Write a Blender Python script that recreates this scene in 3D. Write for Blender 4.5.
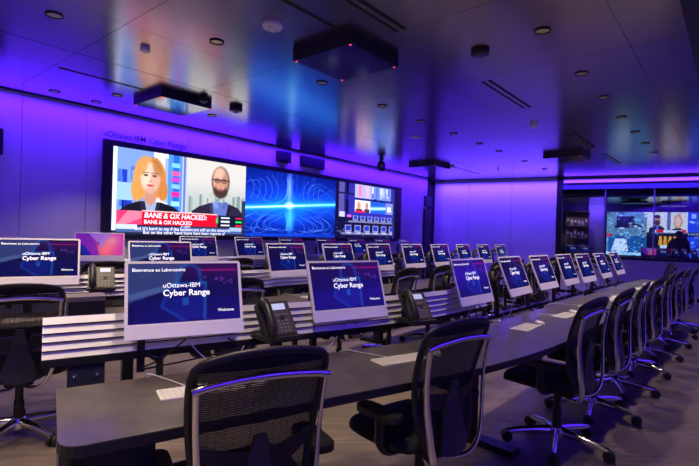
import bpy, bmesh, math, random
import numpy as np
from mathutils import Vector, Matrix
random.seed(7)
scene = bpy.context.scene
C = scene.collection
for o in list(bpy.data.objects): bpy.data.objects.remove(o)

# ------------------------------------------------------------------ camera, world, light, exposure
ROLL, HC, CEIL = 0.028, 1.40, 3.0
WA = math.radians(50.2)                       # direction of the video wall
EV, NV = Vector((math.cos(WA), math.sin(WA))), Vector((-math.sin(WA), math.cos(WA)))
DW = 6.935                                    # distance of the video wall from the viewer
def XY(s, n): return EV * s + NV * n          # room coordinates: s along the video wall, n towards it

cam_d = bpy.data.cameras.new('camera'); cam_d.sensor_width = 36; cam_d.lens = 24
cam_d.clip_start = 0.05
cam = bpy.data.objects.new('camera', cam_d); C.objects.link(cam)
cam.matrix_world = Matrix.Translation((0, 0, HC)) @ Matrix.Rotation(math.pi / 2, 4, 'X') @ Matrix.Rotation(ROLL, 4, 'Z')
scene.camera = cam

world = bpy.data.worlds.new('world'); scene.world = world; world.use_nodes = True
world.node_tree.nodes['Background'].inputs[0].default_value = (0.12, 0.10, 0.35, 1)
world.node_tree.nodes['Background'].inputs[1].default_value = 0.03

vs = scene.view_settings
vs.view_transform = 'Standard'; vs.look = 'None'; vs.exposure = 0.0; vs.gamma = 1.0; vs.use_curve_mapping = False

COVE = (0.075, 0.008, 1.0)
def area(name, loc, rot_m, sx, sy, power, col, spread=180):
    d = bpy.data.lights.new(name, 'AREA'); d.shape = 'RECTANGLE'; d.size = sx; d.size_y = sy
    d.energy = power; d.color = col; d.spread = math.radians(spread)
    o = bpy.data.objects.new(name, d); C.objects.link(o)
    o.matrix_world = Matrix.Translation(loc) @ rot_m
    return o
def look_m(zdir, xdir):                       # lamp shines along -Z
    z = -Vector(zdir).normalized(); x = Vector(xdir); x = (x - z * x.dot(z)).normalized(); y = z.cross(x)
    m = Matrix.Identity(4)
    for i in range(3): m[i][0], m[i][1], m[i][2] = x[i], y[i], z[i]
    return m
# cove strip above the video wall, hidden behind the ceiling lip
p = XY(5.0, 6.74)
area('cove_light', (p.x, p.y, 3.06), look_m((NV.x * 0.15, NV.y * 0.15, -1), (EV.x, EV.y, 0)), 14.0, 0.05, 215, COVE, 140)
# cove above the end wall
EA = math.radians(-27.3)
ED, EN = Vector((math.cos(EA), math.sin(EA))), Vector((-math.sin(EA), math.cos(EA)))
CORNER = XY(12.23, DW)
def EP(x, y): return CORNER + ED * x + EN * y  # end wall coordinates: x to the right, y beyond it
p = EP(4.4, -0.20)
area('cove_light', (p.x, p.y, 3.06), look_m((EN.x * 0.14, EN.y * 0.14, -1), (ED.x, ED.y, 0)), 8.6, 0.05, 225, (0.11, 0.04, 1.0), 100)
# cove along the wall at the viewer's right and behind
p = XY(4.0, -1.95)
area('cove_light', (p.x, p.y, 3.06), look_m((-NV.x * 0.6, -NV.y * 0.6, -1), (EV.x, EV.y, 0)), 15.0, 0.05, 230, COVE, 120)

# ------------------------------------------------------------------ materials
def srgb(r, g, b):
    f = lambda c: (c / 255 / 12.92) if c / 255 <= 0.04045 else ((c / 255 + 0.055) / 1.055) ** 2.4
    return (f(r), f(g), f(b), 1.0)
MATS = {}
def mat(name, col, rough=0.5, metal=0.0, noise=0.0, scale=30.0, bump=0.0, spec=0.5, emit=None, estr=0.0, stretch=None, coat=0.0):
    if name in MATS: return MATS[name]
    m = bpy.data.materials.new(name); m.use_nodes = True
    nt = m.node_tree; b = nt.nodes['Principled BSDF']
    b.inputs['Base Color'].default_value = (*col[:3], 1); b.inputs['Roughness'].default_value = rough
    b.inputs['Metallic'].default_value = metal; b.inputs['Specular IOR Level'].default_value = spec
    b.inputs['Coat Weight'].default_value = coat; b.inputs['Coat Roughness'].default_value = 0.03
    if noise or bump:
        tc = nt.nodes.new('ShaderNodeTexCoord'); mp = nt.nodes.new('ShaderNodeMapping')
        nt.links.new(tc.outputs['Object'], mp.inputs[0])
        if stretch: mp.inputs['Scale'].default_value = stretch
        nz = nt.nodes.new('ShaderNodeTexNoise'); nz.inputs['Scale'].default_value = scale; nz.inputs['Detail'].default_value = 4
        nt.links.new(mp.outputs[0], nz.inputs['Vector'])
        if noise:
            mx = nt.nodes.new('ShaderNodeMix'); mx.data_type = 'RGBA'
            mx.inputs[6].default_value = (*[c * (1 - noise) for c in col[:3]], 1)
            mx.inputs[7].default_value = (*[min(1, c * (1 + noise)) for c in col[:3]], 1)
            nt.links.new(nz.outputs['Fac'], mx.inputs[0]); nt.links.new(mx.outputs[2], b.inputs['Base Color'])
        if bump:
            bp = nt.nodes.new('ShaderNodeBump'); bp.inputs['Strength'].default_value = bump; bp.inputs['Distance'].default_value = 0.002
            nt.links.new(nz.outputs['Fac'], bp.inputs['Height']); nt.links.new(bp.outputs[0], b.inputs['Normal'])
    if emit:
        b.inputs['Emission Color'].default_value = (*emit[:3], 1); b.inputs['Emission Strength'].default_value = estr
    MATS[name] = m; return m
def screen_mat(name, strength, rough=0.15, spec=0.4):
    m = bpy.data.materials.new(name); m.use_nodes = True; nt = m.node_tree; b = nt.nodes['Principled BSDF']
    b.inputs['Base Color'].default_value = (0.004, 0.004, 0.006, 1); b.inputs['Roughness'].default_value = rough
    b.inputs['Specular IOR Level'].default_value = spec
    a = nt.nodes.new('ShaderNodeVertexColor'); a.layer_name = 'picture'
    nt.links.new(a.outputs['Color'], b.inputs['Emission Color']); b.inputs['Emission Strength'].default_value = strength
    return m
M_CEIL = mat('brushed_ceiling_metal', (0.45, 0.42, 0.43), 0.20, 1.0, noise=0.05, scale=6, bump=0.03, stretch=(1, 60, 1))
M_DARK = mat('dark_gap', (0.006, 0.006, 0.008), 0.8)
M_WALL = mat('pale_wall_panel', (0.62, 0.60, 0.70), 0.45, noise=0.03, scale=3)
M_GLOSSWALL = mat('backpainted_glass_panel', (0.62, 0.60, 0.72), 0.35, noise=0.02, scale=2, coat=1.0)
M_BLACK = mat('black_plastic', (0.012, 0.012, 0.014), 0.42, noise=0.2, scale=80)
M_BLACKM = mat('black_metal', (0.015, 0.015, 0.018), 0.35, metal=0.3, noise=0.1, scale=40)
M_FABRIC = mat('black_seat_fabric', (0.005, 0.005, 0.006), 0.9, noise=0.3, scale=400, bump=0.2)
M_MESH = mat('black_mesh_thread', (0.005, 0.005, 0.006), 0.7, noise=0.2, scale=300)
M_CHROME = mat('polished_aluminium', (0.92, 0.92, 0.93), 0.09, metal=1.0, noise=0.03, scale=15)
M_ALU = mat('satin_aluminium_slat', (0.80, 0.79, 0.78), 0.38, metal=0.15, noise=0.05, scale=12, stretch=(1, 1, 20))
M_SILVER = mat('light_silver_casing', (0.80, 0.77, 0.79), 0.40, metal=0.1, noise=0.03, scale=20)
M_BEZEL = mat('pale_bezel', (0.84, 0.81, 0.82), 0.35, noise=0.02, scale=20)
M_WHITE = mat('white_plastic', (0.86, 0.84, 0.82), 0.4, noise=0.03, scale=40)
M_KEY = mat('pale_key', (0.68, 0.66, 0.64), 0.5, noise=0.03, scale=60)
M_CABLEW = mat('pale_cable', (0.65, 0.66, 0.75), 0.45, noise=0.05, scale=50)
M_EDGE = mat('black_desk_edge', (0.010, 0.010, 0.012), 0.5, noise=0.15, scale=30)
M_LAM = mat('grey_brown_laminate', (0.084, 0.070, 0.066), 0.30, noise=0.75, scale=11, bump=0.06, stretch=(1, 1, 1))
M_TEXT = mat('lit_white_letters', (0.8, 0.8, 0.8), 0.5, emit=(1, 1, 1), estr=0.85, noise=0.01)
M_TEXTD = mat('dark_wall_letters', (0.008, 0.006, 0.02), 0.5, noise=0.1)
M_RED = mat('red_indicator', (0.8, 0.02, 0.05), 0.4, emit=(1, 0.05, 0.12), estr=1.6, noise=0.01)
M_PHSCR = mat('phone_display', (0.5, 0.55, 0.7), 0.3, emit=(0.6, 0.65, 0.9), estr=0.5, noise=0.02)
M_LED = mat('purple_led_strip', (0.5, 0.2, 1), 0.4, emit=(0.26, 0.07, 1.0), estr=1.15, noise=0.01)
M_WARM = mat('downlight_reflector', (0.55, 0.45, 0.25), 0.3, metal=0.8, emit=(1.0, 0.75, 0.4), estr=0.04, noise=0.03)

def floor_mat():
    m = bpy.data.materials.new('wood_look_vinyl'); m.use_nodes = True; nt = m.node_tree; b = nt.nodes['Principled BSDF']
    tc = nt.nodes.new('ShaderNodeTexCoord'); mp = nt.nodes.new('ShaderNodeMapping'); mp.inputs['Rotation'].default_value = (0, 0, -math.radians(5))
    nt.links.new(tc.outputs['Object'], mp.inputs[0])
    br = nt.nodes.new('ShaderNodeTexBrick'); br.inputs['Scale'].default_value = 1.0
    br.inputs['Color1'].default_value = (0.205, 0.165, 0.148, 1); br.inputs['Color2'].default_value = (0.155, 0.125, 0.116, 1)
    br.inputs['Mortar'].default_value = (0.16, 0.13, 0.13, 1); br.inputs['Mortar Size'].default_value = 0.003
    br.inputs['Brick Width'].default_value = 1.2; br.inputs['Row Height'].default_value = 0.2
    nt.links.new(mp.outputs[0], br.inputs['Vector'])
    mp2 = nt.nodes.new('ShaderNodeMapping'); mp2.inputs['Scale'].default_value = (1.2, 14, 1); nt.links.new(mp.outputs[0], mp2.inputs[0])
    nz = nt.nodes.new('ShaderNodeTexNoise'); nz.inputs['Scale'].default_value = 2.2; nz.inputs['Detail'].default_value = 6
    nt.links.new(mp2.outputs[0], nz.inputs['Vector'])
    mx = nt.nodes.new('ShaderNodeMix'); mx.data_type = 'RGBA'; mx.blend_type = 'MULTIPLY'; mx.inputs[0].default_value = 1
    rp = nt.nodes.new('ShaderNodeValToRGB'); rp.color_ramp.elements[0].position = 0.3; rp.color_ramp.elements[0].color = (0.6, 0.58, 0.58, 1)
    rp.color_ramp.elements[1].position = 0.7; rp.color_ramp.elements[1].color = (1.15, 1.12, 1.1, 1)
    nt.links.new(nz.outputs['Fac'], rp.inputs[0]); nt.links.new(br.outputs['Color'], mx.inputs[6]); nt.links.new(rp.outputs[0], mx.inputs[7])
    nt.links.new(mx.outputs[2], b.inputs['Base Color']); b.inputs['Roughness'].default_value = 0.42
    return m
M_FLOOR = floor_mat()
def glass_mat():
    m = bpy.data.materials.new('window_glass'); m.use_nodes = True; nt = m.node_tree
    for nd in list(nt.nodes):
        if nd.type == 'BSDF_PRINCIPLED': nt.nodes.remove(nd)
    out = nt.nodes['Material Output']; t = nt.nodes.new('ShaderNodeBsdfTransparent'); t.inputs[0].default_value = (0.66, 0.70, 0.85, 1)
    g = nt.nodes.new('ShaderNodeBsdfGlossy'); g.inputs['Roughness'].default_value = 0.01
    fr = nt.nodes.new('ShaderNodeFresnel'); fr.inputs[0].default_value = 1.6
    mx = nt.nodes.new('ShaderNodeMixShader'); nt.links.new(fr.outputs[0], mx.inputs[0]); nt.links.new(t.outputs[0], mx.inputs[1]); nt.links.new(g.outputs[0], mx.inputs[2])
    nt.links.new(mx.outputs[0], out.inputs[0]); return m
M_GLASS = glass_mat()

# ------------------------------------------------------------------ mesh helpers
class MB:
    def __init__(self): self.v = []; self.f = []
    def add(self, vs, fs):
        k = len(self.v); self.v += [tuple(p) for p in vs]; self.f += [tuple(i + k for i in f) for f in fs]; return self
    def box(self, c, s, m=None):
        vs = [Vector((c[0] + dx * s[0] / 2, c[1] + dy * s[1] / 2, c[2] + dz * s[2] / 2)) for dz in (-1, 1) for dx, dy in ((-1, -1), (1, -1), (1, 1), (-1, 1))]
        if m is not None: vs = [m @ p for p in vs]
        return self.add(vs, [(3, 2, 1, 0), (4, 5, 6, 7), (0, 1, 5, 4), (1, 2, 6, 5), (2, 3, 7, 6), (3, 0, 4, 7)])
    def slab(self, x0, x1, y0, y1, z0, z1, m=None): return self.box(((x0 + x1) / 2, (y0 + y1) / 2, (z0 + z1) / 2), (x1 - x0, y1 - y0, z1 - z0), m)
    def prism(self, poly, y0, y1, axis='y', m=None):
        n = len(poly)
        def P(a, b, h): return {'y': Vector((a, h, b)), 'z': Vector((a, b, h)), 'x': Vector((h, a, b))}[axis]
        vs = [P(a, b, y0) for a, b in poly] + [P(a, b, y1) for a, b in poly]
        if m is not None: vs = [m @ p for p in vs]
        fs = [tuple(range(n)), tuple(range(2 * n - 1, n - 1, -1))] + [(i, i + n, (i + 1) % n + n, (i + 1) % n) for i in range(n)]
        return self.add(vs, fs)
    def tube(self, pts, r, seg=8, cap=True, flat=1.0):
        pts = [Vector(p) for p in pts]; n = len(pts); rs = r if isinstance(r, (list, tuple)) else [r] * n
        vs = []; up = None
        for i, p in enumerate(pts):
            t = (pts[min(i + 1, n - 1)] - pts[max(i - 1, 0)]).normalized()
            if up is None:
                up = Vector((0, 0, 1)) if abs(t.z) < 0.9 else Vector((1, 0, 0))
            a = (up - t * up.dot(t)).normalized(); b = t.cross(a); up = a
            for k in range(seg):
                th = 2 * math.pi * k / seg
                vs.append(p + a * math.cos(th) * rs[i] + b * math.sin(th) * rs[i] * flat)
        fs = [(i * seg + k, i * seg + (k + 1) % seg, (i + 1) * seg + (k + 1) % seg, (i + 1) * seg + k) for i in range(n - 1) for k in range(seg)]
        if cap: fs += [tuple(range(seg - 1, -1, -1)), tuple(range((n - 1) * seg, n * seg))]
        return self.add(vs, fs)
    def lathe(self, prof, seg=20, m=None):
        vs = []; n = len(prof)
        for r, z in prof:
            for k in range(seg):
                th = 2 * math.pi * k / seg; p = Vector((r * math.cos(th), r * math.sin(th), z)); vs.append(m @ p if m is not None else p)
        fs = [(i * seg + k, i * seg + (k + 1) % seg, (i + 1) * seg + (k + 1) % seg, (i + 1) * seg + k) for i in range(n - 1) for k in range(seg)]
        fs += [tuple(range(seg - 1, -1, -1)), tuple(range((n - 1) * seg, n * seg))]
        return self.add(vs, fs)
    def mesh(self, name, material, smooth=None):
        me = bpy.data.meshes.new(name); me.from_pydata([tuple(p) for p in self.v], [], self.f)
        bm = bmesh.new(); bm.from_mesh(me); bmesh.ops.recalc_face_normals(bm, faces=bm.faces); bm.to_mesh(me); bm.free()
        me.materials.append(material)
        if smooth is not None:
            me.polygons.foreach_set('use_smooth', [True] * len(me.polygons))
            me.set_sharp_from_angle(angle=math.radians(smooth))
        return me
    def build(self, name, material, parent=None, smooth=None): return obj(name, self.mesh(name, material, smooth), parent)
def obj(name, data, parent=None):
    o = bpy.data.objects.new(name, data); C.objects.link(o)
    if parent is not None: o.parent = parent; KIDS.setdefault(parent.name, []).append(o)
    return o
KIDS = {}
def tag(o, label=None, cat=None, group=None, kind=None):
    for k, v in (('label', label), ('category', cat), ('group', group), ('kind', kind)):
        if v: o[k] = v
    return o
def thing(name, label, cat, loc=(0, 0, 0), rz=0.0, group=None, kind=None):
    o = obj(name, None); o.location = loc; o.rotation_euler = (0, 0, rz); o.empty_display_size = 0.1
    return tag(o, label, cat, group, kind)
def struct(name, o_or_mb, m=None, label=None):
    o = o_or_mb.build(name, m) if isinstance(o_or_mb, MB) else o_or_mb
    o['kind'] = 'structure'
    if label: o['label'] = label
    return o
def copy_tree(o, parent=None):
    c = o.copy(); C.objects.link(c); c.parent = parent
    for ch in KIDS.get(o.name, []): copy_tree(ch, c)
    return c
def rrect(w, h, r, cx=0, cz=0, seg=5):
    out = []
    for sx, sz, a0 in ((1, 1, 0), (-1, 1, 90), (-1, -1, 180), (1, -1, 270)):
        for k in range(seg + 1):
            a = math.radians(a0 + 90 * k / seg)
            out.append((cx + sx * (w / 2 - r) + r * math.cos(a), cz + sz * (h / 2 - r) + r * math.sin(a)))
    return out
def smooth_path(pts, n=6):                     # Catmull-Rom through the points
    P = [Vector(p) for p in pts]; P = [2 * P[0] - P[1]] + P + [2 * P[-1] - P[-2]]; out = []
    for i in range(1, len(P) - 2):
        for k in range(n):
            t = k / n; a, b, c, d = P[i - 1:i + 3]
            out.append(0.5 * ((2 * b) + (c - a) * t + (2 * a - 5 * b + 4 * c - d) * t * t + (3 * b - a - 3 * c + d) * t ** 3))
    out.append(P[-2]); return out
TXT = {}
def text_data(s, width, material, bold=0.0, shear=0.0, height=None):
    key = (s, round(width, 4), material.name, bold)
    if key in TXT: return TXT[key]
    cu = bpy.data.curves.new('text', 'FONT'); cu.body = s; cu.size = 1; cu.offset = bold; cu.shear = shear; cu.resolution_u = 3
    to = bpy.data.objects.new('text', cu); C.objects.link(to)
    bpy.context.view_layer.update()
    me = bpy.data.meshes.new_from_object(to.evaluated_get(bpy.context.evaluated_depsgraph_get()))
    bpy.data.objects.remove(to)
    co = np.zeros(len(me.vertices) * 3); me.vertices.foreach_get('co', co); co = co.reshape(-1, 3)
    x0 = co[:, 0].min(); k = width / (co[:, 0].max() - x0); co[:, 0] = (co[:, 0] - x0) * k; co[:, 1] *= (height / 0.7 if height else k); co[:, 2] = 0
    me.vertices.foreach_set('co', co.ravel()); me.materials.clear(); me.materials.append(material); me.name = 'lettering'
    TXT[key] = me; return me
def put_text(name, s, width, material, parent, loc, bold=0.0, shear=0.0, height=None):
    o = obj(name, text_data(s, width, material, bold, shear, height), parent)
    o.location = loc; o.rotation_euler = (math.pi / 2, 0, 0); return o

# ------------------------------------------------------------------ flat pictures for the screens
class Pic:
    def __init__(self, w, h, col=(0, 0, 0)):
        self.a = np.zeros((h, w, 3)); self.a[:] = np.array(col) / 255; self.w, self.h = w, h
        self.u, self.v = np.meshgrid((np.arange(w)) / (w - 1), (np.arange(h)) / (h - 1)); self.asp = w / h
    def put(self, mask, col, al=1.0):
        m = np.clip(mask, 0, 1)[..., None] * al; self.a = self.a * (1 - m) + np.array(col) / 255 * m
    def ell(self, cx, cy, rx, ry, col, al=1.0, soft=0.15, rot=0):
        x, y = self.u - cx, (self.v - cy); xr = x * math.cos(rot) + y * math.sin(rot) / self.asp; yr = -x * math.sin(rot) * self.asp + y * math.cos(rot)
        d = np.sqrt((xr / rx) ** 2 + (yr / ry) ** 2); self.put((1 - d) / soft + 0.5, col, al)
    def rect(self, x0, y0, x1, y1, col, al=1.0):
        self.put(((self.u >= x0) & (self.u <= x1) & (self.v >= y0) & (self.v <= y1)) * 1.0, col, al)
    def poly(self, pts, col, al=1.0):
        ins = np.zeros(self.u.shape, bool); n = len(pts)
        for i in range(n):
            (x0, y0), (x1, y1) = pts[i], pts[(i + 1) % n]
            if y0 == y1: continue
            c = ((y0 > self.v) != (y1 > self.v)) & (self.u < (x1 - x0) * (self.v - y0) / (y1 - y0) + x0); ins ^= c
        self.put(ins * 1.0, col, al)
    def line(self, pts, wd, col, al=1.0):
        d = np.full(self.u.shape, 9.0)
        for (x0, y0), (x1, y1) in zip(pts[:-1], pts[1:]):
            ax, ay = (x1 - x0) * self.asp, y1 - y0; px, py = (self.u - x0) * self.asp, self.v - y0
            t = np.clip((px * ax + py * ay) / (ax * ax + ay * ay + 1e-9), 0, 1); d = np.minimum(d, np.hypot(px - t * ax, py - t * ay))
        self.put(np.exp(-(d / wd) ** 2), col, al)
    def noise(self, amt, cells=24):
        r = np.random.RandomState(3).rand(cells, cells * 2)
        yi = np.clip((self.v * cells).astype(int), 0, cells - 1); xi = np.clip((self.u * cells * 2).astype(int), 0, cells * 2 - 1)
        self.a *= (1 - amt / 2 + amt * r[yi, xi])[..., None]
    def mesh(self, name, W, H, material):       # facing -Y, centred
        h, w = self.h, self.w
        xs, zs = (self.u - 0.5) * W, (0.5 - self.v) * H
        co = np.stack([xs, np.zeros_like(xs), zs], -1).reshape(-1, 3)
        i = np.arange(h * w).reshape(h, w); q = np.stack([i[1:, :-1], i[1:, 1:], i[:-1, 1:], i[:-1, :-1]], -1).reshape(-1, 4)
        me = bpy.data.meshes.new(name); me.vertices.add(h * w); me.vertices.foreach_set('co', co.ravel())
        me.loops.add(q.size); me.loops.foreach_set('vertex_index', q.ravel()); me.polygons.add(len(q))
        me.polygons.foreach_set('loop_start', np.arange(len(q)) * 4); me.polygons.foreach_set('loop_total', np.full(len(q), 4)); me.update()
        a = np.clip(self.a, 0, 1); lin = np.where(a <= 0.04045, a / 12.92, ((a + 0.055) / 1.055) ** 2.4)
        at = me.color_attributes.new('picture', 'FLOAT_COLOR', 'POINT')
        at.data.foreach_set('color', np.concatenate([lin, np.ones((h, w, 1))], -1).astype(np.float32).ravel())
        me.materials.append(material); return me
def paint_woman(P, cx, k, sy=1.0):
    X = lambda x: cx + (x - 0.236) * k
    P.poly([(X(.02), 1.0), (X(.045), .72), (X(.09), .655), (X(.17), .60), (X(.31), .60), (X(.40), .645), (X(.455), .71), (X(.47), 1.0)], (22, 22, 34))
    P.poly([(X(.19), .60), (X(.295), .60), (X(.275), .76), (X(.215), .76)], (150, 164, 200))
    P.poly([(X(.17), .60), (X(.205), .60), (X(.225), .78), (X(.19), .78)], (36, 36, 50)); P.poly([(X(.31), .60), (X(.285), .60), (X(.265), .78), (X(.30), .78)], (36, 36, 50))
    P.ell(X(.210), .32, .082 * k, .255, (222, 150, 74), soft=.2); P.ell(X(.268), .32, .078 * k, .245, (206, 128, 58), soft=.2)
    P.ell(X(.152), .47, .038 * k, .135, (218, 146, 72), soft=.3); P.ell(X(.325), .46, .034 * k, .125, (196, 118, 54), soft=.3)
    for i in range(9): P.line([(X(.215 + .004 * i), .06 + .005 * i), (X(.135 + .008 * i), .22), (X(.125 + .004 * i), .40), (X(.135 + .005 * i), .58)], .009, (244, 186, 110) if i % 2 else (190, 116, 50), .35)
    for i in range(7): P.line([(X(.25 + .006 * i), .07), (X(.325 - .004 * i), .22), (X(.345 - .003 * i), .40), (X(.335 - .004 * i), .55)], .009, (232, 160, 88) if i % 2 else (170, 98, 44), .35)
    P.poly([(X(.208), .45), (X(.272), .45), (X(.280), .59), (X(.24), .66), (X(.20), .59)], (190, 136, 116))
    P.ell(X(.238), .315, .066 * k, .185, (232, 188, 168), soft=.2); P.ell(X(.275), .34, .034 * k, .16, (196, 144, 124), .55, .8); P.ell(X(.215), .30, .03 * k, .10, (246, 212, 194), .6, .9)
    P.ell(X(.185), .19, .030 * k, .12, (206, 148, 84), .9, .5, rot=.35); P.ell(X(.285), .18, .030 * k, .11, (170, 112, 60), .8, .5, rot=-.35)
    for e in (.208, .266): P.ell(X(e), .288, .016 * k, .014, (96, 70, 66), .9, .6); P.line([(X(e - .020), .258), (X(e + .020), .254)], .007, (120, 80, 54), .8); P.ell(X(e), .288, .006 * k, .011, (40, 40, 60))
    P.line([(X(.238), .29), (X(.243), .35)], .008, (206, 150, 130), .7); P.ell(X(.240), .358, .012 * k, .012, (190, 130, 112), .8, .6); P.ell(X(.238), .408, .024 * k, .015, (186, 70, 80), .95, .5); P.ell(X(.238), .47, .05 * k, .03, (186, 132, 112), .5, .9)
def paint_man(P, cx, k):
    X = lambda x: cx + (x - 0.775) * k
    P.poly([(X(.53), 1.0), (X(.545), .68), (X(.60), .615), (X(.69), .56), (X(.855), .56), (X(.935), .61), (X(.98), .69), (X(.995), 1.0)], (40, 34, 58))
    P.poly([(X(.705), .55), (X(.845), .55), (X(.815), .82), (X(.73), .82)], (92, 108, 180)); P.poly([(X(.705), .55), (X(.74), .53), (X(.765), .62), (X(.735), .64)], (120, 138, 206)); P.poly([(X(.845), .55), (X(.815), .53), (X(.785), .62), (X(.81), .64)], (80, 96, 168))
    P.poly([(X(.70), .57), (X(.68), .60), (X(.72), .82), (X(.74), .82)], (58, 50, 78)); P.poly([(X(.855), .57), (X(.875), .60), (X(.83), .82), (X(.81), .82)], (30, 26, 44))
    P.ell(X(.775), .265, .076 * k, .205, (64, 46, 42), soft=.2); P.ell(X(.773), .255, .066 * k, .185, (206, 152, 130), soft=.2); P.ell(X(.81), .27, .032 * k, .15, (160, 108, 92), .6, .8); P.ell(X(.76), .15, .04 * k, .07, (230, 184, 162), .7, .9)
    P.ell(X(.774), .395, .060 * k, .095, (62, 44, 40), .95, .35); P.ell(X(.774), .325, .044 * k, .055, (200, 142, 122), 1, .6); P.ell(X(.774), .368, .022 * k, .014, (156, 90, 86), .9, .6); P.line([(X(.774), .26), (X(.780), .325)], .008, (170, 116, 98), .7)
    for e in (.745, .803): P.ell(X(e), .252, .024 * k, .032, (34, 26, 28), .95, .3); P.ell(X(e), .252, .019 * k, .024, (176, 128, 112), 1, .4); P.ell(X(e), .253, .007 * k, .010, (50, 36, 36))
    P.line([(X(.70), .243), (X(.85), .240)], .007, (34, 26, 28), .9)
def pic_news():
    P = Pic(300, 168, (120, 150, 220)); r = random.Random(5)
    P.rect(0, 0, .025, 1, (226, 234, 250))
    for i in range(16):
        x = .025 + r.random() * .1; y = r.random() * .7; P.rect(x, y, x + .012 + r.random() * .03, y + .05 + r.random() * .2, r.choice([(30, 60, 190), (60, 110, 230), (16, 30, 120), (110, 160, 245)]))
    P.rect(.025, .40, .13, .60, (150, 190, 240))
    P.rect(.26, 0, .36, 1, (232, 236, 244)); P.rect(.36, 0, .46, 1, (80, 140, 220)); P.rect(.395, 0, .44, 1, (40, 100, 205))
    for y, c in ((.20, (240, 90, 160)), (.28, (200, 60, 190)), (.46, (235, 40, 150)), (.10, (120, 200, 250)), (.36, (130, 190, 250)), (.58, (150, 215, 250))): P.rect(.385, y, .445, y + .055, c)
    P.rect(.335, .05, .36, .6, (150, 175, 215))
    paint_woman(P, .236, 1.0)
    P.rect(.5, 0, 1, 1, (206, 202, 198)); m = (P.u > .5) & (P.v > .28); P.put(m * np.clip((P.v - .28) * 2.4, 0, .6), (150, 170, 172))
    for i in range(26):
        x = .5 + r.random() * .5; y = .42 + r.random() * .1; P.rect(x, y, x + .012 + r.random() * .012, .7, r.choice([(150, 160, 160), (176, 178, 172), (120, 140, 146), (190, 186, 176)]))
    paint_man(P, .775, 1.0)
    P.rect(.462, 0, .50, 1, (176, 186, 222)); P.rect(.472, 0, .49, 1, (100, 116, 180))
    P.rect(.0, .955, 1, 1, (30, 34, 60)); P.rect(.03, .90, .97, .975, (70, 92, 150)); P.rect(.03, .885, .16, .94, (190, 210, 244)); P.rect(.86, .885, .97, .94, (150, 180, 220))
    P.rect(.03, .72, .75, .885, (214, 14, 40)); P.rect(.03, .72, .19, .885, (232, 60, 110)); P.poly([(.03, .885), (.10, .72), (.19, .72), (.19, .80), (.08, .885)], (244, 120, 150))
    P.rect(.19, .712, .75, .722, (250, 200, 200))
    P.rect(.76, .72, .99, .885, (16, 22, 52))
    for y in (.735, .787, .84):
        P.rect(.785, y + .008, .86, y + .028, (230, 230, 240)); P.rect(.915, y + .008, .97, y + .03, (40, 220, 80) if y == .787 else (235, 30, 50))
    P.rect(.745, .77, .76, .83, (40, 200, 80))
    P.rect(.97, .5, 1, 1, (40, 42, 70)); return P
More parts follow.
